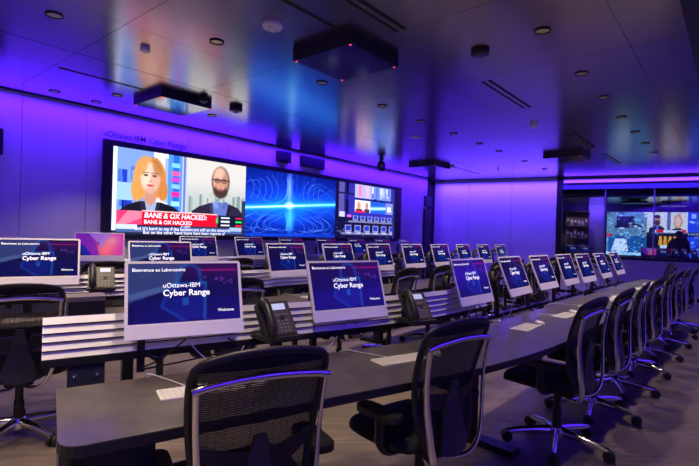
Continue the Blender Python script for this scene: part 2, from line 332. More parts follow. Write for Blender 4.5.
def pic_plasma():
    P = Pic(300, 160, (5, 22, 110)); u, v = P.u, P.v; r = random.Random(11)
    P.put(np.exp(-((u - .45) / .6) ** 2 - ((v - .5) / .42) ** 2) * .85, (18, 84, 222))
    th = np.arctan2((v - .51), (u - .44) * 1.78); rd = np.hypot((u - .44) * 1.78, v - .51)
    rs = np.random.RandomState(4); ray = np.zeros_like(u)
    for k in range(60): a0 = rs.uniform(-math.pi, math.pi); w = rs.uniform(.006, .03); ray += rs.uniform(.2, 1) * np.exp(-((np.angle(np.exp(1j * (th - a0 + .25 * np.sin(rd * 5 + k))))) / w) ** 2) * np.exp(-((rd - rs.uniform(.1, .8)) / .3) ** 2)
    P.put(np.clip(ray, 0, 1) * .30, (80, 170, 255))
    for k in range(34):
        a = (k / 33 - .5) * 1.5
        P.line([(.0, .57 + a * .36), (.12, .56 + a * .22), (.24, .545 + a * .11), (.36, .525 + a * .04), (.44, .512)], .005, (70, 170, 255), .22)
        P.line([(1.0, .42 + a * .42), (.84, .45 + a * .25), (.68, .48 + a * .12), (.54, .50 + a * .05), (.44, .512)], .005, (60, 150, 255), .22)
    def curve(pts, w, c, al): P.line([(q.x, q.y) for q in smooth_path([(a_, b_, 0) for a_, b_ in pts], 5)], w, c, al)
    for i in range(16):                                        # plume above and below the core
        sg = r.choice((-1, 1)); d = r.random() * .10
        curve([(.44 + sg * d * .5, .02 + .1 * r.random()), (.44 + sg * d * .35, .2), (.44 + sg * d * .8, .40), (.44 + sg * (d * 2.2 + .03), .50)], .006, (170, 205, 255), .22)
        curve([(.45 + sg * d * .8, .62), (.445 + sg * d * .4, .78), (.445 + sg * d * .5, .90)], .007, (120, 215, 255), .22)
    for i in range(9):
        sg = 1 if i % 2 else -1; x = .44 + sg * (.13 + .03 * i)
        curve([(x + sg * .06, .06 + .02 * i), (x + sg * .01, .18), (x - sg * .005, .32), (x + sg * .02, .44)], .005, (170, 215, 255), .42)
    for i in range(14):                                        # curling filaments in the lower half
        sg = 1 if i % 2 else -1; x = .44 + sg * (.10 + .028 * i); y = .62 + .10 * r.random(); c = .05 + .05 * r.random()
        curve([(x - sg * .06, y), (x, y + .05), (x + sg * c, y + .14), (x + sg * c * .8, y + .22), (x - sg * .01, y + .25), (x - sg * .07, y + .23)], .0045, (150, 210, 255), .5)
    P.ell(.44, .56, .20, .20, (30, 170, 255), .45, 1.0); P.ell(.45, .70, .045, .20, (60, 200, 250), .5, 1.0); P.ell(.44, .32, .03, .26, (130, 180, 255), .4, 1.0)
    bw = .513 + (.44 - u) * .16
    P.put(np.exp(-((v - bw) / .085) ** 2), (20, 140, 255), .75); P.put(np.exp(-((v - bw) / .032) ** 2), (80, 215, 255), .9); P.put(np.exp(-((v - bw) / .011) ** 2) * np.clip(1.15 - abs(u - .35), 0, 1), (255, 255, 255), .95)
    P.put(np.exp(-((u - .44) / (.012 + .05 * np.abs(v - .2))) ** 2) * np.clip(1 - abs(v - .25) * 2.4, 0, 1), (170, 205, 255), .7); P.put(np.exp(-((u - .45) / .022) ** 2) * np.clip(1 - abs(v - .7) * 3.2, 0, 1), (120, 225, 255), .6); P.ell(.44, .505, .05, .05, (255, 255, 255), .7, 1.0); P.put((v > .95) * .5, (30, 90, 210)); P.a = np.clip(P.a * np.array([.75, .82, .98]) * 1.0 + .25 * P.a ** 3, 0, 1); return P
def pic_room():
    P = Pic(260, 142, (24, 26, 110)); r = random.Random(3)
    P.put((P.v < .62) * .8, (52, 44, 170)); P.rect(0, .0, .05, 1, (14, 14, 60)); P.rect(.05, 0, .13, .62, (86, 76, 150)); P.rect(.13, 0, .2, .6, (28, 28, 120))
    P.rect(.155, .3, .19, .55, (10, 10, 40)); P.rect(.155, .0, .19, .18, (10, 10, 40)); P.rect(.0, .18, .30, .21, (20, 20, 70)); P.rect(.06, .53, .14, .66, (190, 190, 220)); P.rect(.18, .58, .24, .66, (250, 90, 220))
    P.rect(.29, .0, .56, .25, (170, 170, 225)); P.rect(.35, .02, .40, .22, (240, 120, 170)); P.rect(.47, .0, .52, .22, (220, 170, 210)); P.rect(.56, 0, .92, .26, (110, 130, 235))
    for i in range(14): x = .56 + r.random() * .36; P.rect(x, .02 * r.random(), x + .03, .1 + r.random() * .14, r.choice([(160, 180, 255), (80, 110, 230), (200, 210, 255)]))
    P.rect(.28, .25, .95, .29, (30, 30, 110)); P.rect(.62, .24, .66, .28, (10, 10, 40)); P.rect(.72, .26, .78, .31, (10, 10, 40))
    P.rect(.297, .295, .552, .52, (230, 224, 232)); P.ell(.36, .40, .03, .08, (210, 140, 110)); P.rect(.31, .46, .42, .52, (40, 36, 70)); P.ell(.49, .39, .025, .07, (180, 130, 120)); P.rect(.45, .45, .54, .52, (50, 50, 90)); P.rect(.30, .485, .47, .52, (230, 24, 50))
    P.rect(.552, .295, .83, .52, (30, 90, 225)); P.put(np.exp(-((P.v - .42 + (P.u - .7) * .1) / .03) ** 2) * ((P.u > .552) & (P.u < .83)), (190, 240, 255))
    P.rect(.83, .295, .97, .52, (120, 130, 220)); P.rect(.86, .37, .93, .47, (230, 240, 255))
    P.rect(0, .62, 1, 1, (16, 16, 52))
    for i in range(6):
        x = .27 + i * .118; P.rect(x, .585, x + .085, .68, (130, 132, 190)); P.ell(x + .042, .625, .03, .035, (40, 60, 190))
    P.rect(.2, .685, 1, .715, (120, 120, 170)); P.rect(.1, .90, 1, .94, (110, 110, 160))
    for i in range(6):
        x = .15 + i * .15; P.rect(x, .765, x + .10, .89, (140, 140, 200)); P.rect(x + .012, .78, x + .088, .86, (30, 50, 180)); P.rect(x + .02, .90, x + .1, .92, (190, 190, 220))
    for i in range(60): x, y = r.random(), .7 + .28 * r.random(); P.rect(x, y, x + .012, y + .02, r.choice([(150, 150, 220), (10, 10, 30), (70, 80, 190)]), .7)
    P.rect(.965, 0, 1, 1, (40, 44, 120)); return P
def pic_desktop(var=0):
    P = Pic(112, 64, (8, 8, 64)); u, v = P.u, P.v
    P.put(np.clip(1 - v * 1.3, 0, 1) * .55, (44, 18, 84)); P.put(np.exp(-((v - .1) / .16) ** 2) * np.clip(u, 0, 1) * .4, (96, 14, 96))
    if var == 0: P.poly([(0, 0), (.52, 0), (.42, .4), (0, .66)], (70, 96, 150), .55); P.poly([(0, .52), (.4, .34), (.42, .42), (0, .62)], (110, 140, 190), .35)  # pale reflection across the upper left, painted into the screen colours
    P.put(((u > .05) & (v > .6)) * .25, (10, 20, 120))
    P.rect(.62, .10, .98, .135, (190, 20, 120), .55)
    P.line([(.42, .36), (.42, .16), (.48, .04), (.56, .02), (.62, .10), (.64, .36)], .03, (20, 90, 200), .55)
    P.line([(.36, .36), (.68, .34), (.66, .96)], .022, (30, 150, 230), .5); P.line([(.36, .36), (.28, .74), (.48, .98)], .022, (20, 100, 220), .45)
    P.poly([(.36, .37), (.68, .35), (.66, .95), (.45, .96), (.29, .74)], (16, 50, 190), .28); P.rect(.46, .6, .52, .72, (40, 140, 230), .4)
    r = random.Random(2)
    for i in range(10): x, y = .66 + .28 * r.random(), .24 + .12 * r.random(); P.ell(x, y, .012, .02, (140, 60, 190), .5)
    P.rect(0, .985, 1, 1, (4, 4, 30)); return P
def pic_wallpaper():
    P = Pic(112, 64, (90, 24, 150)); u, v = P.u, P.v
    P.put(np.clip((u - .2) * 1.2, 0, 1), (210, 50, 170)); P.put(np.exp(-((u - .62) / .25) ** 2 - ((v - .75) / .5) ** 2), (255, 110, 120), .9); P.put(np.exp(-((u - .75) / .18) ** 2 - ((v - .3) / .3) ** 2), (255, 190, 170), .5)
    P.poly([(.25, 0), (.75, 0), (.62, .3), (.55, .7), (.45, .4)], (150, 120, 220), .7); P.poly([(0, 0), (.2, 0), (.42, .4), (.5, 1), (0, 1)], (120, 30, 170), .8)
    P.poly([(0, .35), (.2, .6), (.34, 1), (0, 1)], (26, 30, 150)); P.poly([(0, .7), (.12, .8), (.2, 1), (0, 1)], (14, 14, 90)); P.ell(.47, .45, .02, .04, (70, 20, 90)); return P
def pic_control():
    P = Pic(300, 130, (20, 40, 110)); r = random.Random(8)
    # left third: pale picture of a desk hall; centre: two presenters mirrored; right: racks
    P.rect(0, 0, .36, 1, (96, 140, 160))
    for i in range(40): x, y = r.random() * .34, r.random(); P.rect(x, y, x + .02 + r.random() * .05, y + .02 + r.random() * .06, r.choice([(220, 240, 240), (60, 90, 120), (20, 30, 50), (120, 190, 220)]))
    P.rect(.09, .1, .25, .36, (16, 26, 44)); P.rect(.02, .55, .36, .95, (24, 92, 150)); P.poly([(.04, .95), (.08, .62), (.18, .62), (.2, .9)], (220, 240, 246)); P.rect(0, .93, .34, .99, (170, 230, 244)); P.rect(.0, .5, .05, .56, (230, 40, 40))
    P.rect(.36, 0, .70, .5, (210, 214, 206)); P.rect(.53, 0, .56, .45, (90, 100, 150)); P.rect(.36, .45, .70, 1, (14, 14, 30))
    P.poly([(.37, .55), (.38, .36), (.43, .30), (.47, .30), (.51, .36), (.52, .55)], (26, 28, 48)); P.rect(.435, .29, .46, .5, (70, 100, 190)); P.ell(.447, .19, .028, .12, (180, 130, 110)); P.ell(.447, .24, .025, .06, (70, 46, 44)); P.ell(.447, .10, .027, .04, (40, 30, 32))
    P.poly([(.56, .55), (.575, .38), (.62, .33), (.66, .38), (.68, .55)], (24, 22, 36)); P.ell(.622, .2, .036, .16, (216, 160, 90)); P.ell(.622, .2, .022, .11, (232, 190, 170))
    P.rect(.43, .40, .69, .45, (225, 225, 235)); P.rect(.44, .395, .50, .45, (225, 20, 40)); P.rect(.655, .395, .69, .45, (225, 20, 40)); P.rect(.40, .45, .69, .48, (90, 110, 130))
    for x in (.46, .50, .54, .58): P.poly([(x, .74), (x + .008, .54), (x + .03, .54), (x + .034, .74)], (226, 160, 40))
    P.poly([(.475, .74), (.595, .74), (.59, .88), (.555, .95), (.52, .95), (.48, .88)], (200, 226, 232)); P.poly([(.545, .92), (.56, .78), (.59, .78), (.575, .92)], (220, 30, 50))
    P.rect(.70, 0, 1, 1, (36, 70, 210))
    for i in range(46): x, y = .70 + r.random() * .29, r.random() * .9; P.rect(x, y, x + .02 + .03 * r.random(), y + .03 + .08 * r.random(), r.choice([(120, 160, 250), (180, 210, 255), (24, 40, 150), (60, 110, 240)]), .8)
    P.rect(.70, .44, 1, .54, (20, 30, 60)); 
    for i in range(14): x = .705 + i * .021; P.rect(x, .455, x + .014, .51, (110, 140, 170))
    for i in range(150): x, y = r.random() * .34, r.random(); P.rect(x, y, x + .008 + r.random() * .02, y + .01 + r.random() * .03, r.choice([(230, 245, 245), (30, 50, 80), (10, 20, 40), (110, 190, 220)]), .6)
    P.noise(.25, 60)
    return P

# ------------------------------------------------------------------ the room
def room_box(mb, s0, s1, n0, n1, z0, z1):
    m = Matrix.Rotation(WA, 4, 'Z'); return mb.slab(s0, s1, n0, n1, z0, z1, m)
def end_m(): return Matrix.Translation((CORNER.x, CORNER.y, 0)) @ Matrix.Rotation(EA, 4, 'Z')
fl = MB().slab(-9, 19, -6, 20, -0.1, 0.0); struct('floor', fl, M_FLOOR)

# ceiling: dark carrier with metal panels hung under it, a cove slot left open along the lit walls
ce = struct('ceiling', room_box(MB(), -6, 15, -2.3, 7.2, 3.16, 3.2), M_DARK)
s_seams = [-5.13 + 1.36 * k for k in range(15)]
n_seams = [-1.9, -0.55, 0.31, 0.71, 2.41, 3.75, 4.75, 5.33, 6.68]
pm = {}
endline_s = lambda n: None
for a, b in zip(s_seams[:-1], s_seams[1:]):
    for c, d in zip(n_seams[:-1], n_seams[1:]):
        mb = MB(); m = Matrix.Rotation(WA, 4, 'Z')
        gc, gd = (.0055 if abs(c - 4.75) < .01 else .0018), (.0055 if abs(d - 4.75) < .01 else .0018); poly = [(a + .0022, c + gc), (b - .0022, c + gc), (b - .0022, d - gd), (a + .0022, d - gd)]
        # clip against the end wall (keep 0.22 m of cove slot free)
        q0 = EP(0, -0.26); nn = EN
        def side(pt): w = XY(*pt); return (w - q0).dot(nn)
        out = []
        for i in range(4):
            p0, p1 = poly[i], poly[(i + 1) % 4]; d0, d1 = side(p0), side(p1)
            if d0 <= 0: out.append(p0)
            if (d0 < 0) != (d1 < 0): t = d0 / (d0 - d1); out.append((p0[0] + (p1[0] - p0[0]) * t, p0[1] + (p1[1] - p0[1]) * t))
        if len(out) < 3: continue
        mb.prism(out, CEIL, CEIL + 0.02, 'z', m); mb.build('ceiling_panel', M_CEIL, ce)
lip = MB(); room_box(lip, -6, 13, 6.676, 6.69, 2.985, 3.16); lip.build('cove_lip', M_BLACKM, ce)
lip = MB(); lip.slab(-0.1, 11, -0.27, -0.255, 2.985, 3.16, end_m()); lip.build('cove_lip', M_BLACKM, ce)
lip = MB(); room_box(lip, -6, 13, -1.9, -1.88, 2.985, 3.16); lip.build('cove_lip', M_BLACKM, ce)
sf = MB(); room_box(sf, -6, 14, -1.2, 0.30, 2.86, 2.995); struct('trim_1', sf, mat('dark_blue_soffit', (0.02, 0.02, 0.06), 0.4, noise=.1), 'dark soffit dropped below the ceiling at the right')

# video wall side
wl = struct('wall_left', room_box(MB(), -6, 12.6, DW + 0.03, DW + 0.15, 0, 3.2), M_DARK)
wseams = [-5.8 + 0.765 * 1 * k for k in range(24)]
off = 1.84 - (-5.8 + 0.765 * 10); wseams = [w + off for w in wseams]
for a, b in zip(wseams[:-1], wseams[1:]):
    b2 = min(b, 12.23)
    if a > 12.2: break
    mb = MB(); room_box(mb, a + .003, b2 - .003, DW, DW + 0.03, 0.0, 3.12); mb.build('wall_panel', M_WALL, wl)
bb = MB(); room_box(bb, -6, 12.2, DW - 0.015, DW, 0, 0.1); struct('baseboard_left', bb, M_BLACK)
# other walls, out of view
struct('wall_right', room_box(MB(), -6, 14, -2.32, -2.2, 0, 3.2), M_WALL)
struct('wall_back', room_box(MB(), -3.3, -3.2, -2.3, 7.1, 0, 3.2), M_WALL)

# end wall: three gloss panels, post, glazed screen above a low wall
we = struct('wall_end', MB().slab(-0.05, 3.32, 0.03, 0.15, 0, 3.2, end_m()), M_DARK)
for a, b in ((0, 1.01), (1.01, 2.18), (2.18, 3.32)):
    MB().slab(a + .004, b - .004, 0, 0.03, 0, 3.12, end_m()).build('wall_panel', M_GLOSSWALL, we)
struct('trim_2', MB().slab(3.32, 3.46, -0.02, 0.15, 0, 3.12, end_m()), M_BLACKM, 'dark post between the purple panels and the glazing')
lw = struct('wall_low', MB().slab(3.46, 11.0, 0.03, 0.15, 0, 0.93, end_m()), M_DARK)
for k in range(6):
    a = 3.46 + k * 1.25; MB().slab(a + .003, a + 1.247, 0.0, 0.03, 0.08, 0.93, end_m()).build('wall_panel', M_WALL, lw)
struct('trim_3', MB().slab(3.46, 11.0, -0.06, 0.30, 0.93, 1.0, end_m()), M_BLACK, 'black ledge under the glazing')
hd = struct('trim_4', MB().slab(3.46, 11.0, 0.02, 0.15, 2.70, 3.16, end_m()), mat('header_blue', (0.05, 0.05, 0.16), 0.4, noise=.05), 'dark blue header above the glazing')
st = tag(MB().slab(3.48, 11.0, -0.03, 0.02, 2.87, 2.945, end_m()).build('led_strip', M_LED), 'glowing violet light strip along the header above the glazing', 'light strip')
MULL = [3.46, 4.45, 5.50, 6.55, 7.60, 8.65, 9.70, 10.75]
for i, (a, b) in enumerate(zip(MULL[:-1], MULL[1:])):
    w = struct('window_%d' % (i + 1), MB().slab(a + .01, b - .01, 0.07, 0.08, 1.0, 2.70, end_m()), M_GLASS, 'fixed glass pane of the observation window')
    MB().slab(b - .012, b + .012, 0.05, 0.10, 1.0, 2.70, end_m()).build('mullion', mat('mullion_alu', (0.25, 0.22, 0.40), 0.3, metal=.6, noise=.05), w)

# room built behind the glass, partly standing in for reflections in it
RD = 3.6
wr = struct('wall_beyond', MB().slab(3.0, 11.5, RD, RD + .1, 0, 3.2, end_m()), mat('beyond_wall', (0.10, 0.09, 0.22), 0.6, noise=.05))
struct('floor_beyond', MB().slab(3.0, 11.5, 0.15, RD, 0.0, 0.02, end_m()), mat('beyond_floor', (0.05, 0.05, 0.08), 0.5, noise=.1))
struct('ceiling_beyond', MB().slab(3.0, 11.5, 0.15, RD + .1, 2.50, 2.56, end_m()), mat('beyond_ceiling', (0.32, 0.32, 0.34), 0.16, metal=1.0, noise=.05, scale=4))
struct('wall_beyond_left', MB().slab(3.1, 3.2, 0.15, RD, 0, 2.5, end_m()), M_WALL)
struct('trim_5', MB().slab(4.07, 4.50, RD - .25, RD, 0, 2.5, end_m()), M_WALL, 'violet lit column beside the screens beyond the glass')
p = EP(4.3, RD - 0.7); area('column_light', (p.x, p.y, 2.46), look_m((EN.x * .8, EN.y * .8, -1), (ED.x, ED.y, 0)), 0.7, 0.06, 9, (0.25, 0.1, 1.0))

# ------------------------------------------------------------------ desks, slat rails
RAD = math.radians
class Row:
    """front edge of a curved worktop: a left leg at its own angle, then a leg parallel to the video wall"""
    def __init__(self, ang, cleft, t_start, n_front, s_end, rang=50.2):
        self.a = RAD(ang); d = Vector((math.cos(self.a), math.sin(self.a))); nl = Vector((-d.y, d.x)); self.d, self.nl = d, nl
        base = nl * cleft
        ra = RAD(rang); EV = Vector((math.cos(ra), math.sin(ra))); NV = Vector((-EV.y, EV.x)); self.ev = EV
        nf = XY(3.5, n_front).dot(NV)
        t = (nf - base.dot(NV)) / d.dot(NV); K = base + d * t; self.K = K; self.tk = t
        P = [base + d * (t_start + x) for x in (0, .008, .02, .04, .07, .3)]
        b0, b1 = K - d * 0.75, K + EV * 0.75
        for k in range(13):
            u = k / 12; P.append(b0 * (1 - u) ** 2 + K * 2 * u * (1 - u) + b1 * u * u)
        E1 = EV * (XY(s_end, n_front).dot(EV)) + NV * nf; P += [E1 - EV * x for x in (.3, .07, .04, .02, .008, 0)]
        self.P = P; self.N = []; self.L = [0]
        for i, p in enumerate(P):
            q = P[min(i + 1, len(P) - 1)] - P[max(i - 1, 0)]; q.normalize(); self.N.append(Vector((-q.y, q.x)))
            if i: self.L.append(self.L[-1] + (p - P[i - 1]).length)
        self.s_end, self.n_front, self.t_start = s_end, n_front, t_start
    def at(self, L):
        for i in range(len(self.L) - 1):
            if L <= self.L[i + 1]: break
        u = (L - self.L[i]) / (self.L[i + 1] - self.L[i]); return self.P[i].lerp(self.P[i + 1], u), self.N[i].lerp(self.N[i + 1], u).normalized()
    def L_of(self, p): return min(np.arange(0, self.L[-1], .02), key=lambda l: (self.at(l)[0] - p).length)
    def sweep(self, mb, o0, o1, z0, z1, l0=None, l1=None, rc=0.0, lean=0.0):
        T = self.L[-1]; l0 = 0 if l0 is None else l0; l1 = T if l1 is None else l1
        ls = sorted({l0, l1, *[x for x in self.L if l0 < x < l1]}); vs = []
        for l in ls:
            p, nrm = self.at(max(0, min(T, l)))
            if l < 0: p = p + self.d * l
            if l > T: p = p + self.ev * (l - T)
            cut = 0
            if rc:
                e = min(l - l0, l1 - l)
                if e < rc: cut = rc - math.sqrt(max(0, rc * rc - (rc - e) ** 2))
            a, b = p + nrm * (o0 + cut), p + nrm * o1
            a2 = p + nrm * (o0 + cut + lean); vs += [(a.x, a.y, z0), (b.x, b.y, z0), (b.x, b.y, z1), (a2.x, a2.y, z1)]
        n = len(ls); fs = [(0, 1, 2, 3), (4 * n - 1, 4 * n - 2, 4 * n - 3, 4 * n - 4)]
        for i in range(n - 1):
            for k in range(4): fs.append((4 * i + k, 4 * i + (k + 1) % 4, 4 * i + 4 + (k + 1) % 4, 4 * i + 4 + k))
        return mb.add(vs, fs)
R1 = Row(32.6, 1.600, 0.03, 0.83, 9.45, 48.7)
R2 = Row(34.0, 3.62, -0.75, 2.97, 10.35)
R3 = Row(34.0, 5.62, -0.9, 5.16, 10.3)
DTOP = 0.74
ROWN = {1: 'front', 2: 'middle', 3: 'back'}
def box_at(mb, p, nrm, l0, l1, o0, o1, z0, z1):          # box along the row at point p
    m = Matrix.Translation((p.x, p.y, 0)) @ Matrix.Rotation(math.atan2(-nrm.x, nrm.y), 4, 'Z'); return mb.slab(l0, l1, o0, o1, z0, z1, m)
for ri, R in ((1, R1), (2, R2), (3, R3)):
    t = thing('curved_desk', 'long curved %s desk with grey-brown top and black edge, %s' % (ROWN[ri], {1: 'nearest the viewer', 2: 'between the other two desks', 3: 'nearest the wall of screens'}[ri]), 'desk', (R.P[0].x, R.P[0].y, 0), 0, 'curved desks')
    inv = Matrix.Translation((-R.P[0].x, -R.P[0].y, 0))
    def part(name, mb, m, smooth=None):
        mb.v = [tuple(inv @ Vector(v)) for v in mb.v]; return mb.build(name, m, t, smooth)
    part('worktop', R.sweep(MB(), 0.0, 0.60, DTOP - .003, DTOP, rc=0.07), M_LAM)
    part('edge_band', R.sweep(MB(), -0.001, 0.60, DTOP - .038, DTOP - .0032, rc=0.07), M_EDGE)
    q, nr = R.at(0.0)
    part('end_panel', box_at(MB(), q, nr, 0.005, 0.03, 0.10, 0.58, 0, DTOP - .04), M_LAM)
    q, nr = R.at(R.L[-1]); part('end_panel', box_at(MB(), q, nr, -0.03, -0.005, 0.10, 0.58, 0, DTOP - .04), M_LAM)
    ls = {1: [.10, 2.55], 2: [.10, 1.40], 3: [.10, .85]}[ri] + [R.L_of(XY(q_, R.n_front)) for q_ in {1: (5.36, 7.11, 8.85), 2: (3.10, 4.85, 6.60, 8.33, 9.9), 3: (3.3, 5.15, 6.98, 8.81)}[ri]]
    for l in ls:
        if l > R.L[-1] - .15: break
        q, nr = R.at(l); mb = MB()
        box_at(mb, q, nr, -.04, .04, .50, .60, .02, DTOP - .04); box_at(mb, q, nr, -.04, .04, .06, .60, DTOP - .075, DTOP - .04)
        leg = part('leg', mb, M_BLACKM)
        fb = MB(); box_at(fb, q, nr, -.05, .05, .20 if l == 2.55 else .46, .81, 0.0, .045); fb.v = [tuple(inv @ Vector(v)) for v in fb.v]; fb.build('foot_bar', M_BLACKM, leg)
    mb = MB(); box_at(mb, *R.at(0.16), -.12, .12, .05, .16, 0.0, DTOP - .04); part('leg', mb, M_BLACKM)
    # slat rail behind the desk
    t = thing('slat_rail', 'aluminium slat rail standing behind the %s desk' % ROWN[ri], 'slat rail', (R.P[0].x, R.P[0].y, 0), 0, 'slat rails')
    L0, L1 = -.055, R.L[-1] - .05
    Z0, ZS = 0.805, 0.0385
    cuts = [L0, 1.30, R.L_of(XY(3.85, R.n_front))]; cuts += [x for x in np.arange(cuts[-1] + 1.76, L1 - .5, 1.76)] + [L1]
    for a, b in zip(cuts[:-1], cuts[1:]):
        if a > R.L_of(XY({1: 3.6, 2: 5.0, 3: 6.0}[ri], R.n_front)):
            part('rail_channel', R.sweep(MB(), .845, .885, .665, .70, a, b), M_BLACKM); continue
        part('rail_backing', R.sweep(MB(), .852, .872, Z0 - .005, Z0 + 5 * ZS - .01, a, b), M_BLACK)
        for k in range(5):
            part('slat', R.sweep(MB(), .832, .852, Z0 + k * ZS, Z0 + k * ZS + .0285, a + .002, b - .002, lean=.016), M_ALU)
        part('rail_channel', R.sweep(MB(), .825, .885, Z0 - .035, Z0 - .006, a, b), M_BLACKM)
    for l in [0.12] + [x for x in np.arange(3.1 if ri == 1 else 1.72, L1 - .3, 1.76)]:
        q, nr = R.at(l); mb = MB(); hwp = .075 if l < .2 else .03; box_at(mb, q, nr, -hwp, hwp, .84, .875, .02, Z0 - .036 if l < R.L_of(XY({1: 3.85, 2: 5.6, 3: 7.3}[ri], R.n_front)) else .664); po = part('post', mb, mat('dark_steel_post', (0.03, 0.035, 0.05), .45, metal=.4, noise=.1))
        fb = MB(); box_at(fb, q, nr, -.06, .06, .82, .98, 0, .02); part('foot_plate', fb, M_BLACKM)
        if ri == 1 and l < 2:
            for bx in (-.045, .045):
                for bz in (.60, .72):
                    mm = Matrix.Translation((q.x, q.y, 0)) @ Matrix.Rotation(math.atan2(-nr.x, nr.y), 4, 'Z') @ Matrix.Translation((bx, .829, bz)) @ Matrix.Rotation(math.pi / 2, 4, 'X')
                    b_ = MB().lathe([(.008, 0), (.008, .003), (.004, .005)], 10, mm); b_.v = [tuple(inv @ Vector(v)) for v in b_.v]; b_.build('bolt', M_CHROME, po)

# ------------------------------------------------------------------ computers on arms
M_SCR = screen_mat('computer_screen', 1.0)
W_B, H_B = .547, .370
me_house = MB().prism(rrect(W_B, H_B, .014), -.004, .0075).mesh('housing', M_SILVER, 40)
me_bezel = MB().prism(rrect(W_B - .002, .312, .012, 0, .0285), -.0056, -.004).mesh('bezel', M_BEZEL)
me_chin = MB().prism(rrect(W_B - .002, .054, .004, 0, -.157), -.0056, -.004).mesh('chin', M_SILVER)
me_back = MB().prism(rrect(.13, .13, .02), .0075, .018).mesh('mount_block', M_BLACK)
SW, SH, SCZ = .518, .287, .0285
me_scr = [pic_desktop(0).mesh('screen', SW, SH, M_SCR), pic_desktop(1).mesh('screen', SW, SH, M_SCR), pic_wallpaper().mesh('screen', SW, SH, M_SCR)]
def sc(u, v): return ((u - .5) * SW, -.0003, (.5 - v) * SH)
def make_computer(var):
    t = thing('desktop_computer', '', 'computer')
    obj('housing', me_house, t); obj('bezel', me_bezel, t); obj('chin', me_chin, t); obj('mount_block', me_back, t)
    s_ = obj('screen', me_scr[var], t); s_.location = (0, -.0059, SCZ)
    if var < 2:
        put_text('lettering', 'Bienvenue au Laboratoire', .46 * SW, M_TEXT, s_, sc(.035, .135), .006)
        put_text('lettering', 'uOttawa-IBM', .33 * SW, M_TEXT, s_, sc(.295, .415))
        put_text('lettering', 'Cyber Range', .42 * SW, M_TEXT, s_, sc(.295, .555), .012)
        put_text('lettering', 'Welcome', .155 * SW, M_TEXT, s_, sc(.785, .855), .006)
    return t
def arm_proto(kind):
    """arm from the slat rail up to the back of the screen; origin on the rail top, x along the row, +y away from the sitter"""
    t = thing('monitor_arm', '', 'monitor arm')
    MB().slab(.345, .415, .0, .035, -.21, -.01).build('clamp', M_BLACK, t)
    MB().tube([(.38, .03, -.03), (.38, .04, .05)], .022, 12).build('post', M_BLACKM, t, 40)
    lo = smooth_path([(.38, .04, .03), (.365, .07, .10), (.31, .09, .15), (.24, .09, .17)], 5)
    MB().tube(lo, [.028] * len(lo), 10).build('lower_arm', M_BLACK, t, 50)
    MB().lathe([(.028, .13), (.031, .14), (.031, .20), (.024, .21)], 14, Matrix.Translation((.24, .09, 0))).build('elbow', M_BLACK, t, 40)
    up = smooth_path([(.24, .09, .185), (.16, .07, .215), (.07, .03, .20), (0, -.01, .17), (0, -.045, .155)], 5)
    MB().tube(up, [.026] * len(up), 10).build('upper_arm', M_BLACK, t, 50)
    MB().lathe([(.03, -.055), (.034, -.05), (.034, -.03), (.02, -.02)], 16, Matrix.Translation((0, 0, .15)) @ Matrix.Rotation(math.pi / 2, 4, 'X') @ Matrix.Scale(-1, 4, (0, 0, 1))).build('tilt_joint', M_BLACK, t, 40)
    c = smooth_path([(.02, -.03, .12), (.16, .05, .12), (.30, .07, .10), (.36, .05, -.03), (.31, .0, -.13), (.20, -.02, -.15), (.12, .03, -.12)], 6)
    MB().tube(c, .010, 6).build('cable', M_BLACK, t, 60)
    return t
COMP = [make_computer(0), make_computer(1), make_computer(2)]; ARM = arm_proto(0)
USED = set()
ORD = ['first', 'second', 'third', 'fourth', 'fifth', 'sixth', 'seventh', 'eighth', 'ninth', 'tenth']
def computer(ri, idx, x, y, ang, ztop, tilt=9, var=1, extra=''):
    pr = COMP[var]
    if var in USED: o = copy_tree(pr)
    else: o = pr; USED.add(var)
    tl = RAD(tilt); zc = ztop - H_B / 2 * math.cos(tl)
    o.location = (x, y, zc); o.rotation_euler = (-tl, 0, RAD(ang))
    o['label'] = ('slim pale-framed computer screen, %s from the left at the %s desk%s' % (ORD[idx], ROWN[ri], extra)) if not extra else 'pale-framed computer screen showing a pink and violet wallpaper at the back desk'; o['group'] = 'slim desktop computers'
    a = ARM if 'arm' not in USED else copy_tree(ARM); USED.add('arm')
    d = Vector((-math.sin(RAD(ang)), math.cos(RAD(ang)))); k = .045 + .030
    if (ri, idx) in ((1, 0), (1, 1), (2, 0), (2, 1), (3, 0)): a.scale = (-.5, 1, 1)      # folded arm where a phone stands to the right
    a.location = (x + d.x * k, y + d.y * k, zc - .15); a.rotation_euler = (0, 0, RAD(ang))
    a['label'] = 'black jointed arm holding the %s screen from the left at the %s desk' % (ORD[idx], ROWN[ri]); a['group'] = 'monitor arms'
    return o
wa = math.degrees(WA)
row1 = [(-.788, 2.277, 28.7, 1.236, 0, 18.3), (.003, 2.890, 34.6, 1.224, 1, 18.7), (.996, 3.726, 47.6, 1.220, 1, 17.5), (1.539, 4.296, 50.7, 1.223, 1, 21.7), (2.076, 4.945, 48.6, 1.217, 1, 21.9),
        (2.582, 5.486, 49, 1.221, 1, 19.2), (3.026, 5.942, 47.2, 1.219, 1, 19.4), (3.662, 6.707, 48.4, 1.209, 1, 21.7), (4.295, 7.459, 48.6, 1.209, 1, 21.4)]
for i, (x, y, a, z, v, tl) in enumerate(row1): computer(1, i, x, y, a, z, tl, v)
row2 = [(-2.385, 3.59, 30, 1.290, 0), (-1.70, 4.23, 34, 1.275, 0)]
for k in range(8):
    p = XY(3.47 + .855 * k, 3.75); row2.append((p.x, p.y, wa + (-1, 0, 1, -1, -1, 2, 0, 1)[k], 1.268 - .003 * k, 1))
for i, (x, y, a, z, v) in enumerate(row2): computer(2, i, x, y, a, z, 16, v)
row3 = [(-3.06, 5.72, 27, 1.318, 2)]
